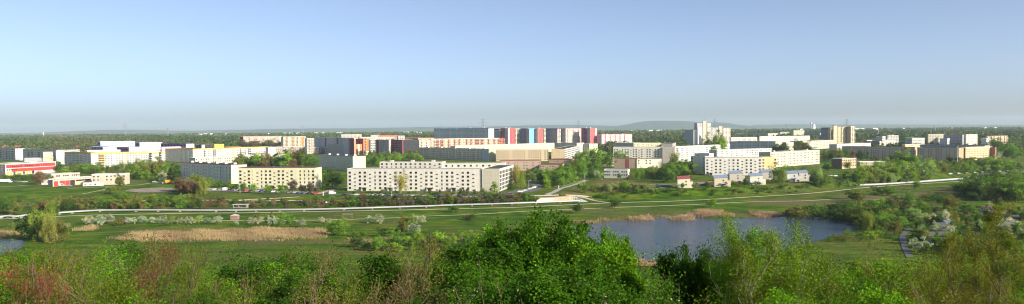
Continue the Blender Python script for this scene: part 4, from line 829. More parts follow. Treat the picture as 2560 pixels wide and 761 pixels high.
# orange truck and white lorry, red fire engine
def lorry(p, rz, boxc, label, cab=(.7,.7,.7), cat='lorry', L=8):
    e = empty(cat.replace(' ','_'), (p.x,p.y,p.z+.14), rz); tag(e,label,cat)
    m=MB(); m.box(-L/2,L/2-2.2,-1.2,1.2,1.0,3.3); m.obj('cargo_box',plain('lorry_box',boxc,.5),e)
    m=MB(); m.add([(L/2-2,-1.15,.5),(L/2,-1.15,.5),(L/2,-1.15,1.6),(L/2-.4,-1.15,2.7),(L/2-2,-1.15,2.7),(L/2-2,1.15,.5),(L/2,1.15,.5),(L/2,1.15,1.6),(L/2-.4,1.15,2.7),(L/2-2,1.15,2.7)],[(0,1,2,3,4),(9,8,7,6,5),(0,5,6,1),(1,6,7,2),(2,7,8,3),(3,8,9,4),(4,9,5,0)]); m.obj('cab',plain('lorry_cab',cab,.4),e)
    m=MB(); m.add([(L/2-.03,-1.0,1.65),(L/2-.03,1.0,1.65),(L/2-.38,1.0,2.6),(L/2-.38,-1.0,2.6)],[(0,1,2,3)]); m.V=[(x+.04,y,z+.01) for x,y,z in m.V]; m.obj('windscreen',GLASS,e)
    m=MB(); m.box(-L/2,L/2-.3,-.5,.5,.55,.95); m.obj('chassis',DARK,e)
    for x in (-L/2+1.3,L/2-1.2):
        for y in (-1.0,1.0): o=mk('wheel',CAR_W,e,(x,y,.5)); o.scale=(1.55,1.3,1.55)
lorry(G(426,460),.15,(.8,.33,.03),'orange truck standing left of the brown shrubs',(.8,.3,.03))
lorry(G(10,458),.05,(.7,.7,.7),'long white lorry at the left edge before the school',L=13)
lorry(G(174,463),-1.4,(.55,.04,.04),'red fire engine in the dark garage opening',(.6,.6,.6),'fire engine')
SKIN = plain('skin',(.45,.28,.2),.6)
def person(p, rz, top, legs, label):
    m = bpy.data.meshes.new('person')
    J = [(0,0,.95,.13),(0,0,1.2,.14),(0,0,1.42,.15),(0,0,1.53,.055),(0,-.01,1.66,.1),(0,0,1.76,.08),
         (-.1,0,.9,.09),(-.11,-.08,.5,.07),(-.11,.05,.08,.05),(-.11,-.1,.03,.045),(.1,0,.9,.09),(.12,.1,.5,.07),(.12,.28,.1,.05),(.12,.16,.03,.045),
         (-.2,0,1.4,.06),(-.25,.05,1.12,.045),(-.24,-.08,.88,.035),(-.24,-.1,.78,.04),(.2,0,1.4,.06),(.25,-.03,1.12,.045),(.25,-.12,.9,.035),(.25,-.15,.8,.04)]
    E = [(0,1),(1,2),(2,3),(3,4),(4,5),(0,6),(6,7),(7,8),(8,9),(0,10),(10,11),(11,12),(12,13),(2,14),(14,15),(15,16),(16,17),(2,18),(18,19),(19,20),(20,21)]
    m.from_pydata([j[:3] for j in J], E, []); sv = m.skin_vertices if m.skin_vertices else None
    o = mk('person', m, None, p, rz); md = o.modifiers.new('Skin','SKIN')
    for i, j in enumerate(J): m.skin_vertices[0].data[i].radius = (j[3], j[3])
    m.skin_vertices[0].data[0].use_root = True
    md2 = o.modifiers.new('Sub','SUBSURF'); md2.levels = 1; md2.render_levels = 1
    t = NT('clothes'); sx = t.n('ShaderNodeSeparateXYZ'); t.l(t.co(), sx.inputs[0])
    c = t.mix(t.math('GREATER_THAN', sx.outputs[2], .95), legs, top); c = t.mix(t.math('GREATER_THAN', sx.outputs[2], 1.52), c, (.42,.27,.2)); c = t.mix(t.math('GREATER_THAN', sx.outputs[2], 1.72), c, (.06,.04,.03))
    m.materials.append(t.fin(c, .8)); tag(o, label, 'person')
try:
    for a_ in ((G(1376,473.5),.3,(.6,.2,.12),(.05,.05,.08),'walking person in a red top on the pale footpath'),(G(1381,473.5),.3,(.05,.05,.06),(.04,.04,.05),'walking person in dark clothes on the pale footpath'),
           (G(2073,600),1.,(.03,.03,.04),(.05,.05,.08),'person in dark clothes on the near pond shore'),(G(757,485.5),0,(.5,.5,.5),(.3,.3,.3),'person in light clothes near the end of the parked cars'),(G(1236,524),.8,(.5,.08,.05),(.08,.08,.1),'person in red on the gravel path beside the silver pipe')): person(*a_)
except Exception as ex: print('person', ex)
def lamp(px, py, h, label, c=(.5,.5,.48)):
    p = G(px, py); e = empty('street_lamp', p); tag(e, label, 'street lamp', 'street lamps'); m = MB(); m.tube((0,0,-.3),(0,0,h),.13,8,r2=.08); m.tube((0,0,h),(1.3,0,h+.25),.07,6); m.obj('pole', plain('lamp_pole',c,.5), e)
    m = MB(); m.box(1.0,1.9,-.18,.18,h+.18,h+.36); m.obj('lamp_head', WHITE, e)
for a_ in ((1322,472,6,'street lamp beside the curved street'),(1462,462,9,'tall street lamp at the top of the footpath'),(978,492,7,'street lamp before the yellow willow'),(1140,492,7,'street lamp before the right half of the white block'),(600,484,7,'street lamp before the yellow block')): lamp(*a_)
def post(px, py, h, w, label): 
    p = G(px, py); m = MB(); m.box(-w/2,w/2,-w/2,w/2,-.3,h); m.box(-w/2-.05,w/2+.05,-w/2-.05,w/2+.05,h+.001,h+.08); tag(m.obj('marker_post',WHITE,None,p),label,'post')
post(1397,472,2.2,.45,'white marker post beside the pale footpath'); post(808,489.5,2.4,.4,'white marker post before the reddish lane'); post(1488,479,1.2,.3,'small white post on the waste ground'); post(1507,478,1.3,.3,'small white post at the bush row end')
p = G(2394,414); m = MB(); m.tube((0,0,-.5),(0,0,20),.35,8,r2=.2); m.tube((0,0,20),(0,0,20.8),.6,8); tag(m.obj('light_mast',WHITE,None,p),'tall slender white mast before the dark brown block','mast')
p = G(1435,466); e = empty('railing', p, math.atan2(1,1.2)); tag(e,'low railing along the pale footpath','railing')
q = [G(x,y) for x,y in ((1405,470),(1418,466),(1432,462),(1447,457),(1460,452))]; m = MB()
for i in range(4): m.tube(q[i]-p+Vector((0,0,1)),q[i+1]-p+Vector((0,0,1)),.06,6)
e.rotation_euler=(0,0,0); m.obj('rail',CONC,e)
for i in range(4):
    for k in range(3):
        v=q[i].lerp(q[i+1],k/3)-p; m=MB(); m.tube(v-Vector((0,0,.3)),v+Vector((0,0,1)),.06,6); m.obj('rail_post',CONC,e)
# garden goals, small shed by the pipe path
q = G(576,550); m=MB(); m.box(0,4,0,3,0,2.2); m.add([(-.3,-.3,2.2),(4.3,-.3,2.2),(4.3,3.3,2.2),(-.3,3.3,2.2),(2,1.5,3.2)],[(0,1,4),(1,2,4),(2,3,4),(3,0,4)],1)
tag(m.obj('small_hut',[plain('hut_wall',(.3,.18,.14)),CONC],None,q),'little reddish hut among the blossom trees below the pipe','hut')
q = G(858,545); m=MB(); m.tube((0,0,0),(0,0,2),.08,6); m.tube((5,0,0),(5,0,2),.08,6); m.box(-.4,5.4,-1,1,2,2.25,1); tag(m.obj('shelter',[CONC,plain('old_concrete',(.25,.22,.2))],None,q),'small flat shelter on the lower path','shelter')
# ---------------------------------------------------------------- pylons, chimneys
STEEL = plain('galvanised_steel',(.25,.27,.3),.6)
def pylon(px, topy, Y, label):
    p = at_Y(px, topy, Y); z0 = terz(p.x, p.y); h = p.z-z0; m = MB(); W = h*.09; r = max(.22,h*.004)
    def wd(z): return W*(1-z/h*.82)
    lv = [h*i/9 for i in range(10)]
    for sx in (-1,1):
        for sy in (-1,1): m.tube((sx*W,sy*W,-1),(sx*wd(h),sy*wd(h),h),r,4)
    for a,b in zip(lv,lv[1:]):
        wa,wb=wd(a),wd(b)
        for s in (-1,1): m.tube((-wa,s*wa,a),(wb,s*wb,b),r*.6,4); m.tube((wa,s*wa,a),(-wb,s*wb,b),r*.6,4); m.tube((s*wa,-wa,a),(s*wb,wb,b),r*.6,4)
    e = empty('power_pylon',(p.x,p.y,z0),math.radians(10)); tag(e,label,'pylon','power pylons on the skyline'); m.obj('lattice_mast',STEEL,e)
    for fz,L in ((.66,.2),(.8,.26),(.93,.17)):
        c=MB(); c.tube((-h*L,0,h*fz),(h*L,0,h*fz),r*1.2,4); c.tube((-h*L,0,h*fz),(0,0,h*fz+h*.04),r*.7,4); c.tube((h*L,0,h*fz),(0,0,h*fz+h*.04),r*.7,4); c.obj('crossarm',STEEL,e)
    return e
pylon(1207,296.5,2600,'tall dark power pylon above the slate blue slab'); pylon(1446,301,3200,'power pylon above the right end of the coloured towers'); pylon(1787,298,3000,'power pylon right of the tallest high-rise shaft')
pylon(2117,298,2700,'broad power pylon behind the yellow high-rise'); pylon(756,313,3400,'power pylon over the woods above the cream yellow block'); pylon(419,320,3600,'small power pylon over the left woods'); pylon(313,308,5200,'faint pylon on the left ridge'); pylon(1965,309,4200,'faint far pylon left of the yellow high-rise')
def chimney(px, topy, Y, r, label, mat=STEEL):
    p = at_Y(px, topy, Y); z0 = terz(p.x,p.y); m=MB(); m.tube((0,0,-1),(0,0,p.z-z0),r,12,r2=r*.75); m.tube((0,0,p.z-z0),(0,0,p.z-z0+1.2),r*.85,12); tag(m.obj('chimney',mat,None,(p.x,p.y,z0)),label,'chimney')
chimney(2196,311,3000,1.9,'slender dark chimney right of the yellow high-rise'); chimney(2338,315,3000,1.7,'slim chimney over the right woods'); chimney(2327,324,2600,1.5,'short chimney left of the slim one over the right woods')
for (x,ty,w,lab) in ((2028,306,7,'far pale silo tower on the right horizon'),(2033,311,14,'low far pale silo beside the taller one'),(108,330,3,'faint red and white mast on the left horizon')):
    chimney(x,ty,6500,w*1.4,lab,plain('pale_silo',(.6,.6,.58)))
# antennas on the high-rise
p = at_Y(1762,303,1795); m=MB()
for dx,hh in ((-3,5),(0,10),(2.5,4),(4.5,7)): m.tube((dx,0,0),(dx,0,hh),.22,5)
m.box(-3.5,5,-.3,.3,0,.5); tag(m.obj('antenna_group',STEEL,None,p),'cluster of roof antennas on the tallest high-rise shaft','antenna')
# ---------------------------------------------------------------- hills
t = NT('wooded_hill'); g_ = t.n('ShaderNodeNewGeometry').outputs['Position']; WOODH = t.fin(t.ramp(t.noise(.006,g_,6,.65),[(.35,(.02,.035,.015)),(.6,(.045,.07,.03))]), .95, .1, bump=t.noise(.02,g_,4), bstr=1, bdist=15)
def ridge(name, pts, Y, dep, label):
    xs = np.linspace(pts[0][0], pts[-1][0], 160); tp = np.interp(xs, [a for a,b in pts],[b for a,b in pts]); tp = np.convolve(np.pad(tp,6,'edge'), np.ones(13)/13, 'valid')
    V=[]; prof=[(-1,0),(-.6,.35),(-.3,.75),(0,1),(.4,.8),(1,0)]
    for i,(x,tpy) in enumerate(zip(xs,tp)):
        p = at_Y(x,tpy+.25*math.sin(i*1.3),Y); z0 = terz(p.x,p.y)-3
        for a,b in prof: V.append((p.x*(1+a*dep/Y), Y+a*dep, z0+(p.z-z0)*b))
    n=len(prof); Fc=[(i*n+j,(i+1)*n+j,(i+1)*n+j+1,i*n+j+1) for i in range(len(xs)-1) for j in range(n-1)]
    me=bpy.data.meshes.new(name); me.from_pydata(V,[],Fc); me.materials.append(WOODH); me.polygons.foreach_set('use_smooth',[True]*len(Fc)); tag(mk('hills',me),label,'hills',kind='structure')
ridge('hills',[(1520,318),(1550,315),(1575,310),(1600,304.5),(1640,302),(1700,302.5),(1740,305),(1760,307),(1790,306.5),(1820,307.5),(1840,312),(1870,315),(1900,318)],14200,1200,'broad wooded blue hill on the horizon left of the stepped high-rise')
ridge('hills',[(-500,335),(-100,333),(60,334),(120,331),(200,328),(260,325),(310,323),(360,325),(420,328),(520,327),(640,324),(760,321),(850,322),(980,320),(1100,316.5),(1180,317.5),(1260,317),(1330,313),(1380,311.5),(1440,313),(1500,314),(1560,316),(1640,317)],15000,1200,'long low blue ridge on the left and central horizon')
ridge('hills',[(1880,313.5),(1930,312),(1970,311),(2050,312),(2120,311.5),(2300,312),(2500,312.5),(3000,310)],15600,900,'thin low blue ridge on the right horizon')
# ---------------------------------------------------------------- middle-distance trees
def clump_crown(seed, kind, n, leaf):
    R = np.random.default_rng(seed); H = 10.0
    nc = {'round':60,'tall':46,'shrub':40,'conifer':50,'willow':46,'bare':44,'blossom':50}[kind]
    if kind == 'conifer':
        zc = R.uniform(.12, .97, nc)**.9; a = R.uniform(0, 6.28, nc); rr = (1-zc)*.24*R.uniform(.5, 1, nc)
        cc = np.stack([rr*np.cos(a), rr*np.sin(a), zc], 1)*H; cr = (.05+.1*(1-zc))*H*R.uniform(.6, 1, nc)
    else:
        ax, az, cz = {'round':(.38,.43,.53),'tall':(.19,.46,.52),'shrub':(.6,.42,.42),'willow':(.34,.45,.5),'bare':(.36,.44,.52),'blossom':(.46,.42,.52)}[kind]
        d = R.normal(size=(nc, 3)); d /= np.linalg.norm(d, axis=1)[:, None]; k = R.uniform(.05, .95, nc)**.55
        lop = 1+.28*np.sin(np.arctan2(d[:,1], d[:,0])*2+R.uniform(0,6))+.15*R.normal(size=nc)
        cc = d*(k*lop)[:, None]*np.array([ax, ax, az])+np.array([0, 0, cz]); cc *= H; cr = R.uniform(.08, .17, nc)*H*(.75 if kind == 'tall' else 1)
    ci = R.integers(0, nc, n); o = R.normal(size=(n, 3)); o /= np.linalg.norm(o, axis=1)[:, None]
    rad = cr[ci]*R.uniform(.55, 1.12, n); zs = np.array([1, 1, .75])
    if kind in ('willow',): zs = np.array([.7, .7, 1.4])
    if kind == 'conifer': zs = np.array([1.2, 1.2, .5])
    P = cc[ci]+o*rad[:, None]*zs; P[:, 2] = np.maximum(P[:, 2], .15)
    N = o+R.normal(size=(n, 3))*.55; N[:, 2] += .15; N /= np.linalg.norm(N, axis=1)[:, None]
    T = np.cross(N, R.normal(size=(n, 3))); T /= np.linalg.norm(T, axis=1)[:, None]; Bv = np.cross(N, T)
    s = leaf*R.uniform(.55, 1.25, n)[:, None]; asp = .75
    if kind in ('bare',): T = np.stack([R.normal(0,.35,n), R.normal(0,.35,n), np.ones(n)], 1)+o*.8; T /= np.linalg.norm(T, axis=1)[:, None]; Bv = np.cross(N, T); Bv /= np.linalg.norm(Bv, axis=1)[:, None]; asp = .13; s *= 2.2
    if kind == 'willow': T = np.stack([R.normal(0,.2,n), R.normal(0,.2,n), -np.ones(n)], 1); T /= np.linalg.norm(T, axis=1)[:, None]; Bv = np.cross(N, T); Bv /= np.linalg.norm(Bv, axis=1)[:, None]; asp = .4; s *= 1.4
    V = np.stack([P-T*s, P+Bv*s*asp, P+T*s, P-Bv*s*asp], 1).reshape(-1, 3)
    cv = R.uniform(.1, .9, nc); var = np.repeat(np.clip(cv[ci]+R.normal(0, .16, n), 0, 1), 4)
    return V, var
def trunkmesh(kind, seed, mat):
    R = random.Random(seed); m = MB(); H = 10
    if kind in ('shrub',):
        for i in range(6):
            a = R.uniform(0, 6.28); m.tube((0,0,-.3), (2.6*math.cos(a)*R.uniform(.4,1), 2.6*math.sin(a)*R.uniform(.4,1), R.uniform(3,6)), .14, 4, r2=.04)
    else:
        m.tube((0,0,-.5),(0,0,3.2),.24,7,r2=.18); top = 8.8 if kind != 'round' else 7.8; m.tube((0,0,3.2),(.2,.1,top),.18,6,r2=.04)
        for i in range(10):
            z = R.uniform(2.6, 6.8); a = R.uniform(0, 6.28); L = {'round':2.6,'tall':1.2,'willow':2.4,'bare':2.8,'blossom':2.8,'conifer':1.2}.get(kind, 2.4)*R.uniform(.6, 1)
            m.tube((0,0,z),(L*math.cos(a),L*math.sin(a),z+L*R.uniform(.5,1.0)),.09,4,r2=.03)
    return m.me('trunk', [mat])
PROT = {}; PV = {}
for kd, nv, n, lf in (('round',5,5200,.21),('tall',3,3000,.19),('shrub',5,3600,.24),('conifer',2,3000,.24),('willow',3,6000,.13),('bare',4,5200,.24),('blossom',4,4200,.2)):
    for v in range(nv):
        V, var = clump_crown(100*v+len(kd), kd, n, lf)
        PV.setdefault(kd, []).append((V, var)); PROT[(kd, v)] = (mesh_np('crown' , V, np.arange(len(V)).reshape(-1,4), [LEAF], attr={'var': var}), trunkmesh(kd, v, BARKB if kd == 'bare' else BARK))
    PROT[kd] = nv
COL = dict(fresh=(.18,.31,.022), green=(.12,.22,.02), dark=(.055,.11,.016), yellow=(.2,.24,.03), olive=(.15,.15,.03), brown=(.19,.13,.06), greybrown=(.15,.125,.08), white=(.36,.4,.24), gold=(.27,.25,.05), pale=(.22,.3,.08), rust=(.2,.1,.035))
WORD = dict(fresh='fresh green', green='mid green', dark='dark green', yellow='yellow-green', olive='olive', brown='brown budding', greybrown='grey-brown', white='white-blossomed', gold='golden yellow', pale='pale green', rust='rusty')
NAME = dict(round=('broadleaf_tree','tree'), tall=('poplar_tree','tree'), shrub=('shrub','shrub'), conifer=('conifer_tree','conifer'), willow=('willow_tree','willow'), bare=('budding_tree','tree'), blossom=('blossoming_tree','blossom tree'))
ADJ = dict(round='round-crowned', tall='slender', shrub='low', conifer='pointed', willow='hanging', bare='thin-twigged', blossom='small')
TREES = []
def T(px, base, top, kind, colr, zone, wf=1.0, h=None):
    p = G(px, base); hh = h if h else (base-top)*p.y/F*1.02; TREES.append((px, p, hh, kind, colr, zone, wf))
def infoot(x, y):
    for f in FOOT:
        if abs(f[0][0]-x) < 220 and abs(f[0][1]-y) < 220 and inpoly(np.array([x]), np.array([y]), f)[0]: return True
    return False
def Z(zone, poly, n, kinds, cols, h0, h1, sp=4.0, wf=(.85,1.3)):
    r = random.Random(hash(zone) % 1 + len(zone)*7+n); pts = []; tries = 0
    x0, x1 = min(p[0] for p in poly), max(p[0] for p in poly); y0, y1 = min(p[1] for p in poly), max(p[1] for p in poly)
    while len(pts) < n and tries < n*12:
        tries += 1; x = r.uniform(x0, x1); y = r.uniform(y0, y1)
        if not inpoly(np.array([x]), np.array([y]), poly)[0]: continue
        p = G(x, y)
        if any((p.x-q.x)**2+(p.y-q.y)**2 < sp*sp for q in pts) or infoot(p.x, p.y): continue
        pts.append(p); TREES.append((x, p, r.uniform(h0, h1), r.choice(kinds), r.choice(cols), zone, r.uniform(*wf)))
R_='round'; S_='shrub'; B_='bare'; W_='willow'; L_='blossom'; T_='tall'; N_='conifer'
Z('before the red and white school',[(-5,446),(135,446),(135,452),(-5,452)],22,[R_,S_],['green','dark','fresh'],3,5)
T(99,463,430,B_,'brown','before the red and white school',1.2); T(92,460,436,R_,'olive','before the red and white school')
Z('beside the red school below the yellow-topped block',[(142,418),(240,422),(300,432),(300,440),(142,432)],26,[R_,R_,S_],['fresh','green','fresh','dark'],6,9)
T(303,428,405,B_,'pale','before the bright white yellow-topped block'); T(340,430,400,T_,'olive','before the bright white yellow-topped block',1.4); T(390,440,398,B_,'olive','before the bright white yellow-topped block',1.2); T(402,425,396,R_,'olive','before the bright white yellow-topped block')
T(258,452,430,R_,'fresh','beside the fire station'); T(240,455,437,L_,'pale','beside the fire station'); T(299,474,435,R_,'olive','beside the fire station',.9); T(282,486,464,S_,'yellow','beside the fire station',.8); T(316,440,420,R_,'fresh','beside the fire station')
Z('between the fire station and the grey-green block',[(318,430),(455,428),(460,452),(330,456)],34,[R_,R_,B_,S_],['fresh','green','dark','green','olive'],8,13,5)
T(418,452,418,L_,'pale','between the fire station and the grey-green block'); T(429,458,420,N_,'dark','between the fire station and the grey-green block',1.6); T(440,460,424,N_,'dark','between the fire station and the grey-green block',1.5); T(408,456,428,L_,'white','between the fire station and the grey-green block')
Z('by the playground before the grey-green block',[(440,478),(495,480),(508,489),(450,487)],9,[B_],['brown','greybrown','rust'],7.5,10,4,(1,1.5))
T(508,487,446,W_,'yellow','by the playground before the grey-green block',1.1); T(495,478,441,R_,'olive','by the playground before the grey-green block'); T(487,470,437,R_,'fresh','by the playground before the grey-green block')
for x,b,t_ in ((524,470,444),(548,474,451),(571,474,452),(590,478,460)): T(x,b,t_,R_,'green','before the grey-green block')
for x,b,t_,c_ in ((607,482,457,'green'),(633,483,460,'fresh'),(671,486,462,'green'),(704,487,462,'green')): T(x,b,t_,R_,c_,'before the yellow block',.95)
for x,b,t_ in ((732,482,452),(776,484,458),(757,484,462),(790,486,466)): T(x,b,t_,B_,'greybrown','before the yellow block',1.0)
for i,(x,tp) in enumerate(((601,386),(614,392),(628,388),(645,386),(660,384),(673,390),(690,388),(706,384),(722,381),(738,379),(752,378),(766,386),(779,392))): T(x,432,tp,[R_,B_,T_,R_][i%4],['olive','green','dark','fresh','brown'][i%5],'in the tall row behind the yellow block',1.1)
T(831,472,424,R_,'dark','between the yellow and the white block',1.25); T(816,468,430,R_,'green','between the yellow and the white block'); T(847,468,436,R_,'dark','between the yellow and the white block'); T(856,465,450,S_,'yellow','between the yellow and the white block')
T(829,440,425,R_,'green','between the yellow and the white block')
Z('in the leafy strip behind the white block roof',[(905,392),(1048,388),(1052,416),(915,420)],64,[R_,R_,S_,B_],['fresh','green','dark','green','olive'],7,12,6)
for x,b,t_ in ((960,396,384),(985,394,380),(1000,392,379),(1012,392,380),(1028,392,384)): T(x,b,t_,L_,'white','in the leafy strip behind the white block roof')
Z('around the dark-roofed sports hall',[(840,380),(900,378),(1040,382),(1040,386),(900,392),(830,392)],12,[R_,B_],['green','olive','dark'],7,11,7)
T(1003,486,432,W_,'gold','before the white block',.85)
for x in (955,1075,1100,1187,1160): T(x,488,474,B_,'greybrown','before the white block',.8)
Z('along the white block front',[(872,483),(1200,487),(1200,490),(872,486)],26,[S_],['green','dark','olive'],1.3,2.6,3)
T(1152,487,470,R_,'green','before the white block',.9); T(1168,487,472,R_,'dark','before the white block',.9); T(1208,487,470,B_,'pale','before the white block')
T(1236,487,455,N_,'pale','right of the white block',1.9); T(1278,482,457,R_,'dark','right of the white block',1.3); T(1290,468,418,W_,'gold','right of the white block',1.0); T(1302,470,430,W_,'yellow','right of the white block'); T(1318,452,424,R_,'olive','right of the white block'); T(1330,456,428,L_,'pale','right of the white block')
Z('in the little wood right of the curved street',[(1335,450),(1440,432),(1452,452),(1400,468),(1350,474)],40,[R_,R_,S_,B_,T_],['fresh','green','dark','green','fresh'],7,12,4.5)
Z('in the wood behind the pale footpath',[(1435,405),(1498,405),(1498,448),(1440,452)],30,[R_,R_,B_,T_],['fresh','green','dark','fresh','olive'],10,17,5.5)
for i,(x,tp) in enumerate(((1455,382),(1466,376),(1480,372),(1492,375),(1505,378),(1518,384))): T(x,425,tp,[T_,R_][i%2],['fresh','pale','green'][i%3],'tall before the pale yellow end wall',1.1)
for x,tp,c_ in ((1543,377,'pale'),(1556,380,'pale'),(1566,384,'fresh')): T(x,414,tp,T_,c_,'before the left end of the big white block',1.5)
T(1491,446,424,L_,'white','beside the white kindergarten',1.1); T(1498,450,428,L_,'pale','beside the white kindergarten'); T(1548,450,434,R_,'dark','beside the white kindergarten',.9)
Z('before the flat brown school cubes',[(1570,438),(1640,436),(1660,446),(1570,452)],14,[R_,S_,W_],['yellow','olive','green'],6,9,4)
T(1688,418,378,W_,'pale','beside the pinkish blank wall',.8); T(1682,420,390,B_,'olive','beside the pinkish blank wall')
Z('in the dark grove left of the shaded wing',[(1655,448),(1700,430),(1725,436),(1722,452),(1660,458)],26,[R_,R_,B_,S_],['dark','green','fresh','dark'],8,13,4.5)
for i,(x,b,tp) in enumerate(((1762,392,352),(1770,392,338),(1778,394,350),(1790,396,334),(1797,394,333),(1802,398,348),(1786,400,362),(1812,396,358),(1765,396,360))): T(x,b,tp,[T_,T_,B_][i%3],['pale','olive','fresh'][i%3],'before the stepped high-rise',.8)
Z('among the small pent-roof houses',[(1690,468),(1760,464),(1860,456),(1960,450),(2040,446),(2040,454),(1960,460),(1860,468),(1700,474)],60,[S_,S_,B_,R_],['green','dark','olive','pale'],1.4,4,3)
T(1946,458,412,B_,'pale','right of the apricot end section',1.1); T(1955,460,420,W_,'yellow','right of the apricot end section',.8)
Z('behind the double pent-roof house',[(1962,442),(2050,432),(2075,445),(2040,452)],18,[R_,B_,S_,L_],['olive','green','pale','dark'],4,9,4)
T(2043,466,420,W_,'pale','right of the double pent-roof house',1.2); T(2055,470,436,R_,'green','right of the double pent-roof house',1.3); T(2034,460,430,B_,'greybrown','right of the double pent-roof house')
Z('behind the brick office cube',[(2050,398),(2100,386),(2160,388),(2180,400),(2150,404),(2060,410)],26,[R_,B_,T_],['dark','olive','green','brown'],10,15,6)
for x,b,t_ in ((1938,386,362),(1950,388,360),(1962,388,361),(1995,380,352),(2008,382,360),(2017,386,356),(2026,392,366)): T(x,b,t_,[R_,B_][x%2],['dark','olive'][x%2],'before the white block with three window rows',1.2)
T(2118,426,404,R_,'green','before the brick office cube'); T(2068,430,410,R_,'dark','before the brick office cube',1.2)
Z('in the bright grove before the brown blocks',[(2140,450),(2250,440),(2330,440),(2320,456),(2230,462),(2140,458)],80,[W_,T_,R_,R_],['yellow','fresh','pale','green','fresh'],9,15,3.8)
T(2247,436,384,T_,'fresh','tall before the brown blocks',1.5); T(2262,436,378,T_,'yellow','tall before the brown blocks',1.6); T(2275,438,386,R_,'fresh','tall before the brown blocks'); T(2240,420,382,R_,'dark','tall before the brown blocks')
Z('below the dark brown blocks',[(2190,410),(2400,406),(2400,430),(2340,436),(2190,430)],85,[R_,S_,B_,T_],['dark','green','fresh','olive','pale'],4,9,5)
Z('below the orange lit block',[(2400,408),(2490,404),(2560,420),(2540,432),(2420,436)],60,[R_,S_,L_],['green','fresh','pale','dark'],5,9,5)
T(2531,398,363,R_,'fresh','right of the orange lit block',1.3); T(2490,385,345,R_,'green','right of the orange lit block'); T(2518,400,374,R_,'dark','right of the orange lit block'); T(2497,400,380,L_,'white','right of the orange lit block')
Z('at the far right before the skyline',[(2495,372),(2570,368),(2570,400),(2500,398)],26,[R_,B_],['green','olive','dark','fresh'],8,14,7)
for i,(x,b,tp) in enumerate(((2262,360,336),(2330,366,338),(2340,368,336),(2350,368,340),(2385,366,340),(2396,366,338),(2412,368,340),(2432,368,344),(2446,368,350),(2490,360,340),(2222,362,338),(2250,356,336))): T(x,b,tp,R_,['green','olive','fresh','dark'][i%4],'above the dark brown blocks',1.3)
Z('in the dark wood at the right edge',[(2395,490),(2460,470),(2570,462),(2570,505),(2440,505)],46,[R_,R_,S_,T_],['dark','green','dark','olive','green'],9,14,5,(1,1.5))
T(2452,500,462,R_,'gold','in the dark wood at the right edge'); T(2534,500,456,R_,'yellow','in the dark wood at the right edge')
T(2433,472,440,R_,'fresh','beside the right silver pipe'); T(2292,475,452,R_,'fresh','beside the right silver pipe'); T(2425,476,452,R_,'green','beside the right silver pipe')
for x,b,t_,c_ in ((2140,502,474,'green'),(2128,498,476,'dark'),(2145,508,480,'olive'),(2196,488,468,'dark'),(2222,490,466,'green'),(2238,500,484,'green'),(2275,508,480,'green'),(2262,504,486,'pale'),(2330,502,484,'green'),(2360,520,486,'green'),(2375,528,490,'olive'),(2388,524,496,'dark'),(2345,506,488,'dark'),(2310,500,486,'olive')): T(x,b,t_,R_ if (b-t_)>25 else S_,c_,'on the meadow below the right pipe',1.3)
Z('along the right pond shore',[(1965,545),(2080,538),(2200,545),(2260,560),(2260,578),(2160,575),(2140,562),(2060,548),(1970,550)],58,[S_,S_,R_,W_],['dark','green','green','olive'],4,8,4,(1.1,1.5))
T(2171,580,526,W_,'yellow','along the right pond shore',.9); T(2236,588,552,R_,'olive','along the right pond shore',1.3); T(2205,578,535,R_,'green','along the right pond shore',1.3); T(2290,548,522,S_,'pale','along the right pond shore'); T(2340,534,516,B_,'greybrown','along the right pond shore')
Z('between the right pond shore and the gravel road',[(2110,590),(2220,588),(2240,600),(2150,606),(2060,608)],16,[S_],['green','fresh','olive'],2,4,4)
Z('on the slope right of the pond',[(2080,515),(2300,512),(2340,530),(2280,545),(2100,540)],60,[S_,S_,B_],['olive','green','fresh','brown','dark'],2,5.5,4)
T(110,604,524,W_,'yellow','by the left pond',1.0); T(125,606,540,W_,'gold','by the left pond',1.1); T(80,602,534,R_,'dark','by the left pond',1.1); T(62,596,545,R_,'dark','by the left pond'); T(95,600,545,R_,'dark','by the left pond',1.2); T(142,604,556,S_,'olive','by the left pond'); T(20,532,494,R_,'green','left of the pipe by the left pond'); T(5,535,500,R_,'dark','left of the pipe by the left pond'); T(36,536,506,S_,'olive','left of the pipe by the left pond')
T(152,582,560,S_,'olive','by the left pond')
bl = [(28,570,556),(167,572,556),(221,562,539),(250,563,537),(264,560,532),(274,560,533),(325,562,540),(357,560,538),(382,560,541),(405,561,539),(428,562,540),(451,561,542),(475,562,541),(496,561,537),(518,560,541),(543,562,538),(590,564,550),(612,561,549),(631,562,542),(651,561,541),(682,562,538),(700,566,545),(753,568,545),(805,558,541),(823,560,544),(860,556,540),(922,558,538),(946,559,534),(1036,560,535),(1053,560,537),(1034,588,555),(1046,556,538)]
for x,b,t_ in bl: T(x,b,t_,L_,'white' if x%4 else 'pale','in the blossom row below the valley path',1.1)
for x,b,t_,c_ in ((296,565,545,'olive'),(312,562,540,'greybrown'),(680,556,532,'olive'),(700,558,534,'green'),(720,560,536,'green'),(640,548,534,'olive')): T(x,b,t_,S_,c_,'in the blossom row below the valley path',.9)
T(846,590,552,R_,'green','right of the reed bed',1.5); T(833,588,560,S_,'fresh','right of the reed bed'); T(885,592,574,S_,'green','right of the reed bed'); T(907,592,576,S_,'green','right of the reed bed'); T(955,592,570,S_,'dark','right of the reed bed'); T(978,592,572,S_,'green','right of the reed bed'); T(1100,592,578,S_,'green','right of the reed bed'); T(1150,590,572,S_,'green','right of the reed bed'); T(1010,580,538,B_,'olive','right of the reed bed',1.0); T(1022,578,545,R_,'green','right of the reed bed',1.2)
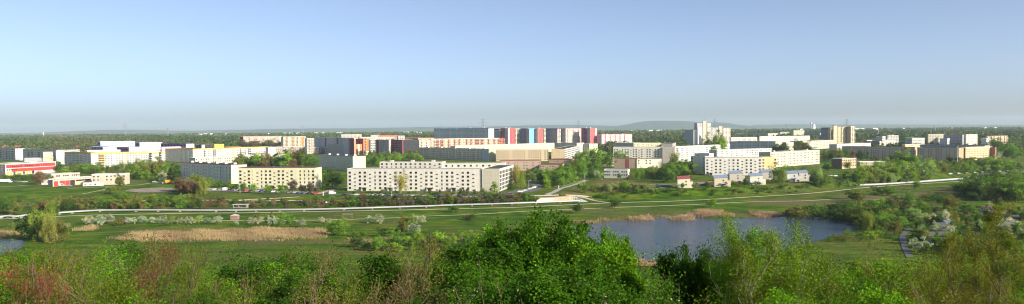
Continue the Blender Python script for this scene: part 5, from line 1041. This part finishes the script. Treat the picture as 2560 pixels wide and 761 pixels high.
for x,b,t_,c_ in ((1134,531,515,'dark'),(1183,552,532,'dark'),(1174,550,536,'greybrown'),(1443,534,511,'dark'),(1537,521,497,'dark'),(1778,519,495,'green'),(1330,503,490,'dark'),(1326,501,488,'green'),(1404,498,484,'olive'),(765,512,495,'greybrown')): T(x,b,t_,R_ if b-t_>18 else S_,c_,'beside the valley path',1.4)
Z('in the scrub strip above the left pipe',[(100,512),(300,507),(500,506),(500,524),(300,526),(180,530),(100,530)],95,[B_,B_,S_,S_],['brown','olive','green','green','dark'],3,7,3)
Z('in the scrub strip below the parked cars',[(500,504),(860,503),(860,522),(500,525)],62,[B_,S_,S_],['brown','olive','greybrown','green'],2,4.5,3.2)
Z('in the grey bush strip before the white block',[(858,500),(1180,500),(1320,495),(1320,506),(1180,512),(858,519)],110,[B_,S_,S_],['greybrown','green','olive','dark'],2.8,4.8,2.6)
Z('on the green embankment',[(1470,490),(1640,478),(1800,474),(1960,464),(2080,458),(2090,480),(1960,486),(1700,494),(1480,500)],46,[S_],['green','fresh','dark','olive'],.9,3.2,4,(1.0,2.0))
Z('in the bush row on the waste ground',[(1480,474),(1560,472),(1650,474),(1655,482),(1480,484)],34,[S_,S_,R_,B_],['dark','green','fresh','pale'],2.2,5,3.5)
T(1452,478,455,R_,'fresh','on the waste ground'); T(1462,484,462,R_,'green','on the waste ground'); T(1560,476,452,R_,'fresh','on the waste ground'); T(1610,480,458,B_,'pale','on the waste ground'); T(1632,482,464,S_,'pale','on the waste ground')
Z('on the slope before the red and white school',[(-5,500),(130,500),(130,535),(-5,535)],12,[S_,B_],['olive','green','brown'],2,5,5)
Z('in the dark scrub before the reed bed',[(880,612),(1180,604),(1220,625),(900,632)],26,[S_,R_],['green','dark','fresh'],3,6,5)
Z('in the allotments',[(2280,560),(2330,548),(2440,532),(2570,520),(2570,640),(2300,640)],100,[R_,L_,S_,N_,B_,L_],['dark','white','green','olive','pale','dark'],3,7,4.2)
Z('on the near pond bank',[(1560,668),(1680,676),(1800,670),(1900,656),(1900,690),(1560,690)],30,[S_,B_],['rust','olive','brown','green'],1.,2.2,4)
Z('between the far colourful blocks',[(640,386),(1040,366),(1080,368),(1080,374),(800,386),(640,392)],20,[R_,B_],['green','olive','dark'],7,11,9)
for i in range(20): T(606+i*8.2,372,350+(i*7)%9,[R_,B_][i%2],['brown','olive','greybrown','dark'][i%4],'before the cream high block',1.4)
Z('before the right skyline houses',[(2150,358),(2560,356),(2560,362),(2150,364)],60,[R_,T_,B_],['green','dark','olive','fresh'],9,14,8)
Z('between the small houses and the brick office',[(2040,452),(2140,432),(2200,462),(2150,472),(2060,470)],24,[S_,R_,B_],['green','olive','pale'],2,5,4.5)
# past 290 of one kind the smallest-looking ones become one mass
def shows(t_): return t_[2]*t_[2]*t_[6]/(t_[1].y**2)
REST = []
for kname in ('shrub', 'round', 'bare'):
    same = sorted([t_ for t_ in TREES if t_[3] == kname], key=shows, reverse=True)
    for t_ in same[285:]: REST.append(t_); TREES.remove(t_)
def mass(name, lst, label):
    VV = []; vv = []
    for (px, p, hh, kind, cn, zone, wf) in lst:
        co = PV[kind][random.randrange(len(PV[kind]))]; m_ = len(co[0])//4; k_ = RNG.choice(m_, min(m_, 1100), replace=False)
        q = co[0].reshape(-1, 4, 3)[k_]; c_ = q.mean(1, keepdims=True); q = c_+(q-c_)*1.7; s = hh/(9.6 if kind != 'shrub' else 8.2); a = random.uniform(0, 6.28)
        x = (q[..., 0]*math.cos(a)-q[..., 1]*math.sin(a))*s*wf+p.x; y = (q[..., 0]*math.sin(a)+q[..., 1]*math.cos(a))*s*wf+p.y; z = q[..., 2]*s+p.z
        VV.append(np.stack([x, y, z], -1).reshape(-1, 3)); b_ = {'brown':1,'greybrown':1,'rust':1}.get(cn, 0)
        vv.append(np.clip(co[1].reshape(-1, 4)[k_].ravel()*.3+(.75 if b_ else {'dark':.05,'green':.2,'fresh':.45,'olive':.55}.get(cn, .4))+random.uniform(-.1, .1), 0, 1))
    V = np.concatenate(VV); tag(mk(name, mesh_np(name, V, np.arange(len(V)).reshape(-1, 4), [WM], attr={'var': np.concatenate(vv)})), label, 'undergrowth', kind='stuff')
t = NT('mixed_foliage'); at = t.n('ShaderNodeAttribute', attribute_name='var')
WM = t.fin(t.ramp(at.outputs['Fac'], [(.0,(.035,.07,.014)),(.3,(.07,.125,.018)),(.6,(.13,.19,.02)),(.8,(.15,.125,.04)),(1,(.17,.125,.07))]), .8, .1, trans=.2)
if REST: mass('undergrowth', REST, 'scattered low scrub and small trees filling the gaps between blocks and paths')
# place them: prototypes shared, every tree its own object with its own crown and trunk
def noun(k): return NAME[k][1]
TREES.sort(key=lambda t_: (t_[5], t_[0])); tot = {}; cnt = {}
for t_ in TREES: k = (t_[5], NAME[t_[3]][1] if False else ADJ[t_[3]]+noun(t_[3]), t_[4]); tot[k] = tot.get(k, 0)+1
for (px, p, hh, kind, cn, zone, wf) in TREES:
    k = (zone, ADJ[kind]+noun(kind), cn); i = cnt.get(k, 0); cnt[k] = i+1
    lab = f'{ADJ[kind]} {WORD[cn]} {noun(kind)} {zone}'.replace('small white-blossomed blossom tree','white-blossomed tree')
    if tot[k] > 1: lab += f', {ordw(i)} from the left'
    if len(lab.split()) > 16: lab = lab.replace(' from the left', ' from left').replace(' the ', ' ', 1)
    if len(lab.split()) > 16: lab = lab.replace(' the ', ' ')
    if len(lab.split()) > 16: print('LONG', lab)
    v = random.randrange(PROT[kind]); cm, tm = PROT[(kind, v)]
    s = hh/ (9.6 if kind != 'shrub' else 8.2); w = s*wf
    e = empty(NAME[kind][0], (p.x, p.y, terz(p.x, p.y)-.05), random.uniform(0, 6.28)); e.scale = (w, w, s)
    tag(e, lab, noun(kind), {'broadleaf_tree':'broadleaf trees between the blocks and in the valley','poplar_tree':'slender trees among the blocks','shrub':'shrubs and bushes in the valley','conifer_tree':'conifers','willow_tree':'willow-like trees','budding_tree':'budding brown trees and bushes','blossoming_tree':'blossoming trees of the valley'}[NAME[kind][0]])
    cr = mk('crown', cm, e); mk('trunk', tm, e)
    c_ = COL[cn]; f_ = random.uniform(.9, 1.45); cr.color = (c_[0]*f_*random.uniform(.88,1.12), c_[1]*f_, c_[2]*f_, 1)
# ---------------------------------------------------------------- far woodland: one mass
N = 12500
px = RNG.uniform(-260, 2820, N); dd = RNG.uniform(12.5, 66, N)**1.0; Yw = 45*F/dd
ymin = np.interp(px, [0, 560, 600, 1480, 1500, 1710, 1730, 2140, 2170, 2560], [1500,1500,1900,1900,1330,1330,1950,1950,1400,1350])
Yw = np.where(Yw < ymin, ymin*RNG.uniform(1.0, 2.6, N), Yw); Xw = (px-1280)/F*Yw
keep = np.ones(N, bool)
for f in FOOT:
    q = (np.abs(Xw-f[0][0]) < 260) & (np.abs(Yw-f[0][1]) < 260)
    if q.any():
        cx = sum(a for a,b in f)/4; cy = sum(b for a,b in f)/4; big = [((a-cx)*1.15+cx, (b-cy)*1.15+cy) for a,b in f]; keep[q] &= ~inpoly(Xw[q], Yw[q], big)
Xw, Yw = Xw[keep], Yw[keep]; N = len(Xw); Zw = ter(Xw, Yw)
Rw = np.clip(Yw/450, 4.0, 11)*RNG.uniform(.7, 1.3, N); Hw = RNG.uniform(8, 15, N)
Q = 34; d = RNG.normal(size=(N, Q, 3)); d /= np.linalg.norm(d, axis=2)[..., None]; d[..., 2] = np.abs(d[..., 2])*1.1-.25
Pn = np.stack([Xw, Yw, Zw+Hw*.42], 1)[:, None]+d*np.stack([Rw, Rw, Hw*.58], 1)[:, None]*RNG.uniform(.75, 1.08, (N, Q, 1))
Nn = d+RNG.normal(size=(N, Q, 3))*.35; Nn /= np.linalg.norm(Nn, axis=2)[..., None]
Tn = np.cross(Nn, RNG.normal(size=(N, Q, 3))); Tn /= np.linalg.norm(Tn, axis=2)[..., None]; Bn = np.cross(Nn, Tn); s = (Rw*.4)[:, None, None]*RNG.uniform(.6, 1.2, (N, Q, 1))
V = np.stack([Pn-Tn*s, Pn+Bn*s, Pn+Tn*s, Pn-Bn*s], 2).reshape(-1, 3); var = np.repeat(np.clip((.5+.22*np.sin(Xw/130+Yw/210)+.15*np.sin(Xw/47-Yw/90)+RNG.normal(0,.17,N))[:, None]+RNG.normal(0, .06, (N, Q)), 0, 1), 4)
t = NT('far_foliage'); at = t.n('ShaderNodeAttribute', attribute_name='var')
WM = t.fin(t.ramp(at.outputs['Fac'], [(.0,(.03,.06,.015)),(.35,(.055,.1,.02)),(.6,(.1,.15,.025)),(.8,(.13,.125,.045)),(1,(.14,.105,.06))]), .8, .1, trans=.2)
tag(mk('woodland', mesh_np('woodland', V, np.arange(len(V)).reshape(-1,4), [WM], attr={'var': var.ravel()})), 'endless far woods and tree-filled suburbs reaching to the horizon', 'woods', kind='stuff')
# red roofs of a far housing area at the left
for i,(x,y) in enumerate(((3,357),(14,356),(24,358),(34,355),(44,358),(8,361),(182,366),(190,364))):
    p = at_Y(x,y,1750+i*12); z0 = terz(p.x,p.y); hh = p.z-z0; m=MB(); w=6; hh=min(hh,9)
    m.box(0,w*1.4,0,8,-1,max(2,hh-3)); h1=max(2,hh-3); m.add([(-.5,-.5,h1),(w*1.4+.5,-.5,h1),(w*1.4+.5,8.5,h1),(-.5,8.5,h1),(-.5,4,h1+4),(w*1.4+.5,4,h1+4)],[(0,1,5,4),(2,3,4,5),(0,4,3),(1,2,5)],1)
    e=empty('red_roofed_house',(p.x,p.y,z0)); o=m.obj('walls_and_roof',[plain('house_render2',(.6,.55,.48)),plain('red_tiles',(.42,.13,.07))],e); tag(e,f'tiny red-roofed house in the woods above the red school, {ordw(i)} one','house','red-roofed houses in the far left woods')
# ---------------------------------------------------------------- foreground trees and bushes on the hillside
def norm(a): return a/np.maximum(np.linalg.norm(a, axis=-1, keepdims=True), 1e-9)
def plant(seed, H, stems, trunkL, lv, leaves, leafL, spread=.5, up=.35, sides=5, rad=.06, stemspread=.3, leafw=.36, lspread=.22, jit=.25):
    """recursive branches; lv = list of (children per branch, length ratio); leaves per last twig"""
    R = np.random.default_rng(seed); tubes = []; LP = []; LA = []
    def grow(p, d, L, r, level):
        n = 5 if level < 2 else 3; pts = [p.copy()]; dirs = [d.copy()]; q = p.copy(); dd = d.copy()
        for i in range(n):
            dd = norm(dd+R.normal(size=3)*jit*.55+np.array([0, 0, up*.22])); q = q+dd*L/n; pts.append(q.copy()); dirs.append(dd.copy())
        tubes.append((np.array(pts), r, max(r*.35, .004), sides if level == 0 else 4 if level == 1 else 3))
        if level < len(lv):
            nc, rt = lv[level]; nc = max(1, int(R.poisson(nc)) if level else nc)
            for k in range(nc):
                f = R.uniform(.3 if level == 0 else .15, 1.0); i = min(n-1, int(f*n)); t_ = f*n-i; bp = pts[i]*(1-t_)+pts[i+1]*t_
                a = norm(np.cross(dirs[i], R.normal(size=3))); nd = norm(dirs[i]*(1-spread*.6)+a*spread*R.uniform(.7, 1.3)+np.array([0, 0, up*.3]))
                grow(bp, nd, L*rt*R.uniform(.6, 1.15)*(1.15-.45*f), r*.5*(1-.4*f)+.002, level+1)
        if level == len(lv):
            m = max(1, int(R.poisson(leaves))); f = R.uniform(.05, 1.05, m)
            P = pts[0]+(pts[-1]-pts[0])*f[:, None]+R.normal(size=(m, 3))*lspread*L; LP.append(P); LA.append(norm(R.normal(size=(m, 3))*.8+dirs[-1]*.5-np.array([0, 0, .25])))
    for s in range(stems):
        a = R.uniform(0, 6.28); o = np.array([math.cos(a), math.sin(a), 0])*(0 if stems == 1 else R.uniform(.05, .12)*H*.5)
        grow(o-np.array([0, 0, .4]), norm(np.array([math.cos(a)*stemspread, math.sin(a)*stemspread, 1.0])*1.0), trunkL*R.uniform(.75, 1.15), rad*R.uniform(.7, 1.1), 0)
    V = []; Fc = []
    off = 0
    for pts, r0_, r1_, k in tubes:
        n = len(pts); d = norm(pts[-1]-pts[0]); a = norm(np.cross(d, [0.31, .2, .93])); b = np.cross(d, a); an = np.arange(k)*2*math.pi/k
        ring = np.cos(an)[:, None]*a+np.sin(an)[:, None]*b; rr = np.linspace(r0_, r1_, n)
        vs = pts[:, None]+ring[None]*rr[:, None, None]; V.append(vs.reshape(-1, 3))
        i = np.arange(n-1)[:, None]*k; j = np.arange(k)[None]; j2 = (j+1) % k
        Fc.append(np.stack([i+j, i+j2, i+k+j2, i+k+j], -1).reshape(-1, 4)+off); off += n*k
    wood = (np.concatenate(V), np.concatenate(Fc))
    P = np.concatenate(LP); A = np.concatenate(LA); n = len(P); Nn = norm(R.normal(size=(n, 3))*.75+np.array([0, 0, .8])); Bn = norm(np.cross(Nn, A)); L = leafL*R.uniform(.6, 1.2, n)[:, None]
    Nn = np.cross(A, Bn)
    LV = np.stack([P, P+A*L*.5+Bn*L*leafw+Nn*L*.1, P+A*L, P+A*L*.5-Bn*L*leafw+Nn*L*.1], 1).reshape(-1, 3)
    cl = .5+.35*np.sin(P[:, 0]*1.3+seed)*np.sin(P[:, 1]*1.7)*np.sin(P[:, 2]*1.5+1); var = np.repeat(np.clip(cl+R.normal(0, .2, n), 0, 1), 4)
    ce = LV[LV[:, 2] > np.percentile(LV[:, 2], 50)].mean(0)*np.array([1, 1, 0]); wood = (wood[0]-ce, wood[1]); LV = LV-ce
    top = max(wood[0][:, 2].max(), LV[:, 2].max())*.985
    return wood, LV, var, top
FP = {}
def proto(key, nvar, bark, **kw):
    L = []
    for v in range(nvar):
        w, LV, var, top = plant(31*v+len(key)*5, **kw)
        L.append((mesh_np('branches', w[0], w[1], [bark]), mesh_np('foliage', LV, np.arange(len(LV)).reshape(-1, 4), [LEAFN], attr={'var': var}), top, len(LV)//4))
    FP[key] = L; print('proto', key, [(round(l[2],1), l[3]) for l in L])
proto('maple', 3, BARK, H=9, stems=1, trunkL=6.2, lv=[(11,.5),(9,.5),(7,.5)], leaves=105, leafL=.062, spread=.8, up=.25, rad=.16, leafw=.42, lspread=.3)
proto('bush', 3, BARK, H=4.5, stems=7, trunkL=3.0, lv=[(8,.45),(7,.45)], leaves=150, leafL=.036, spread=.75, up=.3, rad=.035, stemspread=.55, leafw=.36, lspread=.3)
proto('budding', 3, BARKB, H=5, stems=9, trunkL=3.8, lv=[(9,.42),(6,.4)], leaves=50, leafL=.032, spread=.5, up=.5, rad=.028, stemspread=.5, leafw=.35, lspread=.25, jit=.3)
proto('birch', 2, BARKW, H=8, stems=1, trunkL=7.5, lv=[(22,.3),(8,.45)], leaves=90, leafL=.042, spread=.5, up=.6, rad=.028, leafw=.4, lspread=.28)
proto('sparse', 2, BARK, H=9, stems=2, trunkL=7.6, lv=[(15,.33),(8,.45),(3,.5)], leaves=60, leafL=.042, spread=.55, up=.55, rad=.045, stemspread=.16, leafw=.36, lspread=.35)
proto('flower', 1, BARKB, H=4, stems=6, trunkL=3.0, lv=[(8,.42),(6,.4)], leaves=50, leafL=.034, spread=.55, up=.4, rad=.03, stemspread=.5, lspread=.25)
FC = dict(fresh=(.125,.28,.006), green=(.052,.135,.004), deep=(.035,.09,.004), olive=(.12,.17,.008), gold=(.17,.18,.014), red=(.3,.08,.035), brown=(.16,.16,.025), pink=(.6,.3,.28), yellow=(.15,.255,.007), tan=(.16,.135,.035))
FW = dict(fresh='fresh bright green', green='rich green', deep='deep dark green', olive='olive green', gold='golden olive', red='reddish leaved', brown='brown twiggy', pink='pink-flowering', yellow='yellow-green', tan='tan budding')
FNAME = dict(maple=('maple_tree','tree','dense'), bush=('leafy_bush','bush','leafy'), budding=('budding_bush','bush','thin-branched'), birch=('birch_sapling','tree','slender pale-stemmed'), sparse=('thin_leaved_tree','tree','tall airy'), flower=('flowering_bush','bush','small-leaved'))
FG = []
def fg(px, top, d, key, cn, wf=1.0, where=None): FG.append((px, top, d, key, cn, wf, where))
prof = lambda x: np.interp(x, [-60,0,60,130,200,300,340,400,470,560,620,700,740,800,900,1000,1060,1120,1180,1230,1290,1380,1440,1500,1560,1590,1650,1700,1740,1780,1830,1900,2000,2100,2200,2260,2320,2400,2480,2560,2640],
   [612,610,602,592,585,585,612,622,628,624,626,626,626,622,620,626,636,630,618,585,570,572,582,592,618,692,690,655,620,625,625,610,612,612,612,640,622,590,578,578,580])
r = random.Random(5)
def region(x):
    if x < 150: return [('bush','fresh'),('bush','olive'),('bush','green'),('bush','yellow'),('budding','olive'),('bush','green')]
    if x < 345: return [('bush','fresh'),('bush','olive'),('bush','green'),('bush','yellow'),('bush','green'),('budding','olive')]
    if x < 560: return [('bush','green'),('bush','fresh'),('bush','yellow'),('budding','olive')]
    if x < 760: return [('bush','fresh'),('bush','yellow'),('bush','green'),('budding','olive')]
    if x < 830: return [('maple','deep'),('bush','deep')]
    if x < 980: return [('budding','gold'),('budding','yellow'),('budding','tan')]
    if x < 1180: return [('maple','deep'),('maple','green'),('bush','green')]
    if x < 1570: return [('maple','green'),('maple','green'),('bush','green'),('maple','fresh')]
    if x < 1690: return [('bush','green'),('bush','olive'),('bush','fresh')]
    if x < 1840: return [('bush','green'),('maple','green'),('bush','deep')]
    if x < 2060: return [('bush','olive'),('bush','yellow'),('budding','yellow'),('bush','fresh')]
    if x < 2310: return [('bush','fresh'),('maple','fresh'),('bush','green')]
    return [('bush','olive'),('bush','fresh'),('bush','yellow'),('bush','green'),('bush','fresh'),('budding','gold')]
for row, (d, dy, st) in enumerate(((46, 4, 70), (36, 18, 68), (28, 42, 68), (21, 80, 78), (15.5, 120, 95))):
    x = -70+row*23
    while x < 2640:
        k, c_ = r.choice(region(x)); t_ = float(prof(x))+dy*(.55 if 1180 < x < 1560 else 1)+r.uniform(-9, 12)
        if 1490 < x < 1735: k = 'bush' if k == 'maple' else k; t_ = max(t_, 668+r.uniform(0, 14))
        fg(x+r.uniform(-14, 14), min(t_, 742), d*r.uniform(.92, 1.08), k, c_, r.uniform(.95, 1.3)); x += st*(1.25 if k == 'maple' else 1)
# the ones that stand out
fg(1300,512,31,'maple','green',.8,'highest of the dense maple group in the middle'); fg(1380,524,29,'maple','green',.8,'right shoulder of the dense maple group in the middle'); fg(1248,552,33,'maple','green',.62,'left shoulder of the dense maple group in the middle')
fg(1440,556,27,'maple','green',.6,'right part of the maple group, overlapping the pond'); fg(1488,560,32,'maple','fresh',.5,'at the pond corner, right end of the maple group')
fg(1310,600,22,'maple','green',1.3,'front of the dense maple group in the middle'); fg(1400,618,20,'maple','green',.9,'front right of the maple group'); fg(1170,622,24,'maple','deep',.9,'shaded left front of the maple group'); fg(1090,622,23,'maple','deep',1.25,'dark one left of the maple group')
fg(1530,588,30,'maple','fresh',.4,'overlapping the left part of the pond'); fg(1445,620,24,'maple','green',.6,'lower right of the maple group')
fg(1738,598,28,'maple','deep',.5,'single dark crown before the pond'); fg(1785,606,26,'maple','green',.6,'right beside the single dark crown before the pond'); fg(1715,652,26,'maple','deep',.45,'low dark one before the pond')
fg(1835,515,24,'birch','yellow',.9,'before the middle of the pond'); fg(1858,540,23,'birch','fresh',.9,'twin of the first sapling before the pond'); fg(1945,540,24,'birch','yellow',1.1,'leaning before the right half of the pond'); fg(1985,566,21,'birch','yellow',1.0,'right of the leaning sapling'); fg(2055,574,24,'birch','yellow',.8,'before the right pond corner'); fg(1880,580,21,'birch','olive',1.1,'low between the saplings before the pond')
fg(2425,508,24,'sparse','gold',1.15,'tall golden one before the allotments'); fg(2478,528,25,'sparse','gold',1.0,'right twin of the tall golden one'); fg(2385,580,23,'sparse','gold',1.1,'lower left of the tall golden one'); fg(2545,590,20,'sparse','olive',1.0,'at the right picture edge')
fg(305,575,24,'budding','brown',.8,'bare-looking one in front of the reed bed'); fg(255,600,23,'budding','brown',1.0,'left of the bare-looking one'); fg(70,600,22,'budding','red',.9,'red one near the left edge'); fg(24,650,20,'budding','red',.6,'second red one near the left edge')
fg(210,590,24,'budding','olive',.8,'just right of the left pond'); fg(925,622,18,'budding','gold',1.2,'large twiggy one among the dark trees'); fg(880,640,17,'budding','tan',1.1,'left half of the large twiggy one'); fg(850,690,14,'budding','tan',1.2,'low twiggy one at the bottom')
fg(1270,655,12,'flower','pink',.8,'with pink blossoms below the maple group'); fg(1385,690,12,'flower','pink',1.0,'with pink blossoms, the middle of three'); fg(1560,700,13,'flower','pink',.9,'with pink blossoms, right of the maple group'); fg(1470,700,12,'flower','pink',1.0,'with pink blossoms at the bottom edge')
fg(1215,600,30,'maple','green',.7,'left slope of the maple group')
FG.sort(key=lambda a: a[0]); tot = {}; cnt = {}
def sect(x): return ['at the left edge','below the left pond','in front of the reed bed','before the left end of the white block','left of the maple group','within the maple group','below the pond','before the right half of the pond','below the gravel road','before the allotments'][min(9, max(0, int(x/256)))]
for (x, t_, d, k, cn, wf, wh) in FG: q = (sect(x), k, cn, wh); tot[q] = tot.get(q, 0)+1
PB = RNG
for (x, top, d, k, cn, wf, wh) in FG:
    q = (sect(x), k, cn, wh); i = cnt.get(q, 0); cnt[q] = i+1
    p = at_Y(x, top, d); z0 = terz(p.x, p.y); h = max(2.2, p.z-z0)
    var = FP[k][r.randrange(len(FP[k]))]; s = h/var[2]
    nm, cat, adj = FNAME[k]
    if wh: lab = f'{adj} {FW[cn]} {cat}, {wh}'
    else:
        lab = f'{adj} {FW[cn]} {cat} on the hillside {sect(x)}'
        if tot[q] > 1: lab += f', {ordw(i)} from the left'
    if len(lab.split()) > 16: lab = lab.replace(' on the hillside', '')
    if len(lab.split()) > 16: lab = lab.replace(' from the left', ' from left').replace(' the ', ' ', 1)
    if len(lab.split()) > 16: print('LONG', lab)
    e = empty(nm, (p.x, p.y, z0), r.uniform(0, 6.28)); w = s*wf*(1.25 if s < .8 else 1.0); e.scale = (w, w, s); tag(e, lab, cat, 'trees and bushes on the near hillside')
    mk('branches', var[0], e); f_ = mk('foliage', var[1], e); c_ = FC['green' if cn == 'pink' else cn]; b = r.uniform(.82, 1.2); f_.color = (c_[0]*b, c_[1]*b, c_[2]*b, 1)
    if cn == 'pink':
        me = var[1]; co = np.empty(len(me.vertices)*3, np.float32); me.vertices.foreach_get('co', co); co = co.reshape(-1, 4, 3); kk = PB.random(len(co)) < .16; c2 = co[kk]; ce = c2.mean(1, keepdims=True); c2 = ce+(c2-ce)*.95
        o = mk('blossoms', mesh_np('blossoms', c2.reshape(-1, 3), np.arange(len(c2)*4).reshape(-1, 4), [LEAFN], attr={'var': np.repeat(PB.uniform(.3, .9, len(c2)), 4)}), e); o.color = (.62,.36,.33,1)
# ---------------------------------------------------------------- light, air, camera
EL, AZ = 24.0, 34.0   # sun to the right and a little behind the viewpoint
sd = Vector((math.cos(math.radians(EL))*math.cos(math.radians(AZ)), -math.cos(math.radians(EL))*math.sin(math.radians(AZ)), math.sin(math.radians(EL))))
ld = bpy.data.lights.new('sun', 'SUN'); ld.energy = 3.5; ld.angle = math.radians(.53); ld.color = (1, .93, .8)
so = bpy.data.objects.new('sun', ld); C.objects.link(so); so.rotation_euler = sd.to_track_quat('Z', 'Y').to_euler(); so.location = (200, -100, 300)
w = bpy.data.worlds.new('World'); SC.world = w; w.use_nodes = True; nt = w.node_tree; bg = nt.nodes['Background']
sky = nt.nodes.new('ShaderNodeTexSky'); sky.sky_type = 'NISHITA'; sky.sun_disc = False; sky.sun_elevation = math.radians(EL); sky.sun_rotation = math.atan2(sd.x, sd.y)
sky.altitude = 500; sky.air_density = .5; sky.dust_density = 2.2; sky.ozone_density = 1.2
hs = nt.nodes.new('ShaderNodeHueSaturation'); hs.inputs['Saturation'].default_value = .9; nt.links.new(sky.outputs[0], hs.inputs['Color']); nt.links.new(hs.outputs[0], bg.inputs[0]); bg.inputs[1].default_value = .094
HAZE = 4.2e-5
m = MB(); m.box(-17500, 17500, -400, 17200, -9, 190)
t = NT('haze_air'); v = t.n('ShaderNodeVolumePrincipled'); v.inputs['Color'].default_value = (.72,.86,1,1); v.inputs['Density'].default_value = HAZE; v.inputs['Anisotropy'].default_value = .0
o_ = t.n('ShaderNodeOutputMaterial'); t.l(v.outputs[0], o_.inputs['Volume'])
if HAZE > 0: hz = m.obj('haze', t.m); tag(hz, 'thin bluish spring haze over the whole plain', 'haze', kind='stuff')
cd = bpy.data.cameras.new('camera'); cam = bpy.data.objects.new('camera', cd); C.objects.link(cam); SC.camera = cam
cd.sensor_fit = 'HORIZONTAL'; cd.sensor_width = 36; cd.lens = 36*F/2560; cd.clip_start = .3; cd.clip_end = 40000
M = Matrix((rgt, upv, -fwd)).transposed().to_4x4(); M.translation = EYE; cam.matrix_world = M
SC.view_settings.view_transform = 'Standard'; SC.view_settings.look = 'None'; SC.view_settings.exposure = 1.08; SC.view_settings.gamma = 1
cy = SC.cycles; cy.max_bounces = 5; cy.diffuse_bounces = 2; cy.glossy_bounces = 2; cy.transmission_bounces = 3; cy.transparent_max_bounces = 8; cy.volume_bounces = 1
cy.filter_width = 1.1; cy.use_denoising = True; cy.denoising_prefilter = 'ACCURATE'; cy.denoising_input_passes = 'RGB_ALBEDO_NORMAL'; cy.sample_clamp_indirect = 4; cy.caustics_reflective = False; cy.caustics_refractive = False
try: cy.denoiser = 'OPENIMAGEDENOISE'
except Exception: pass
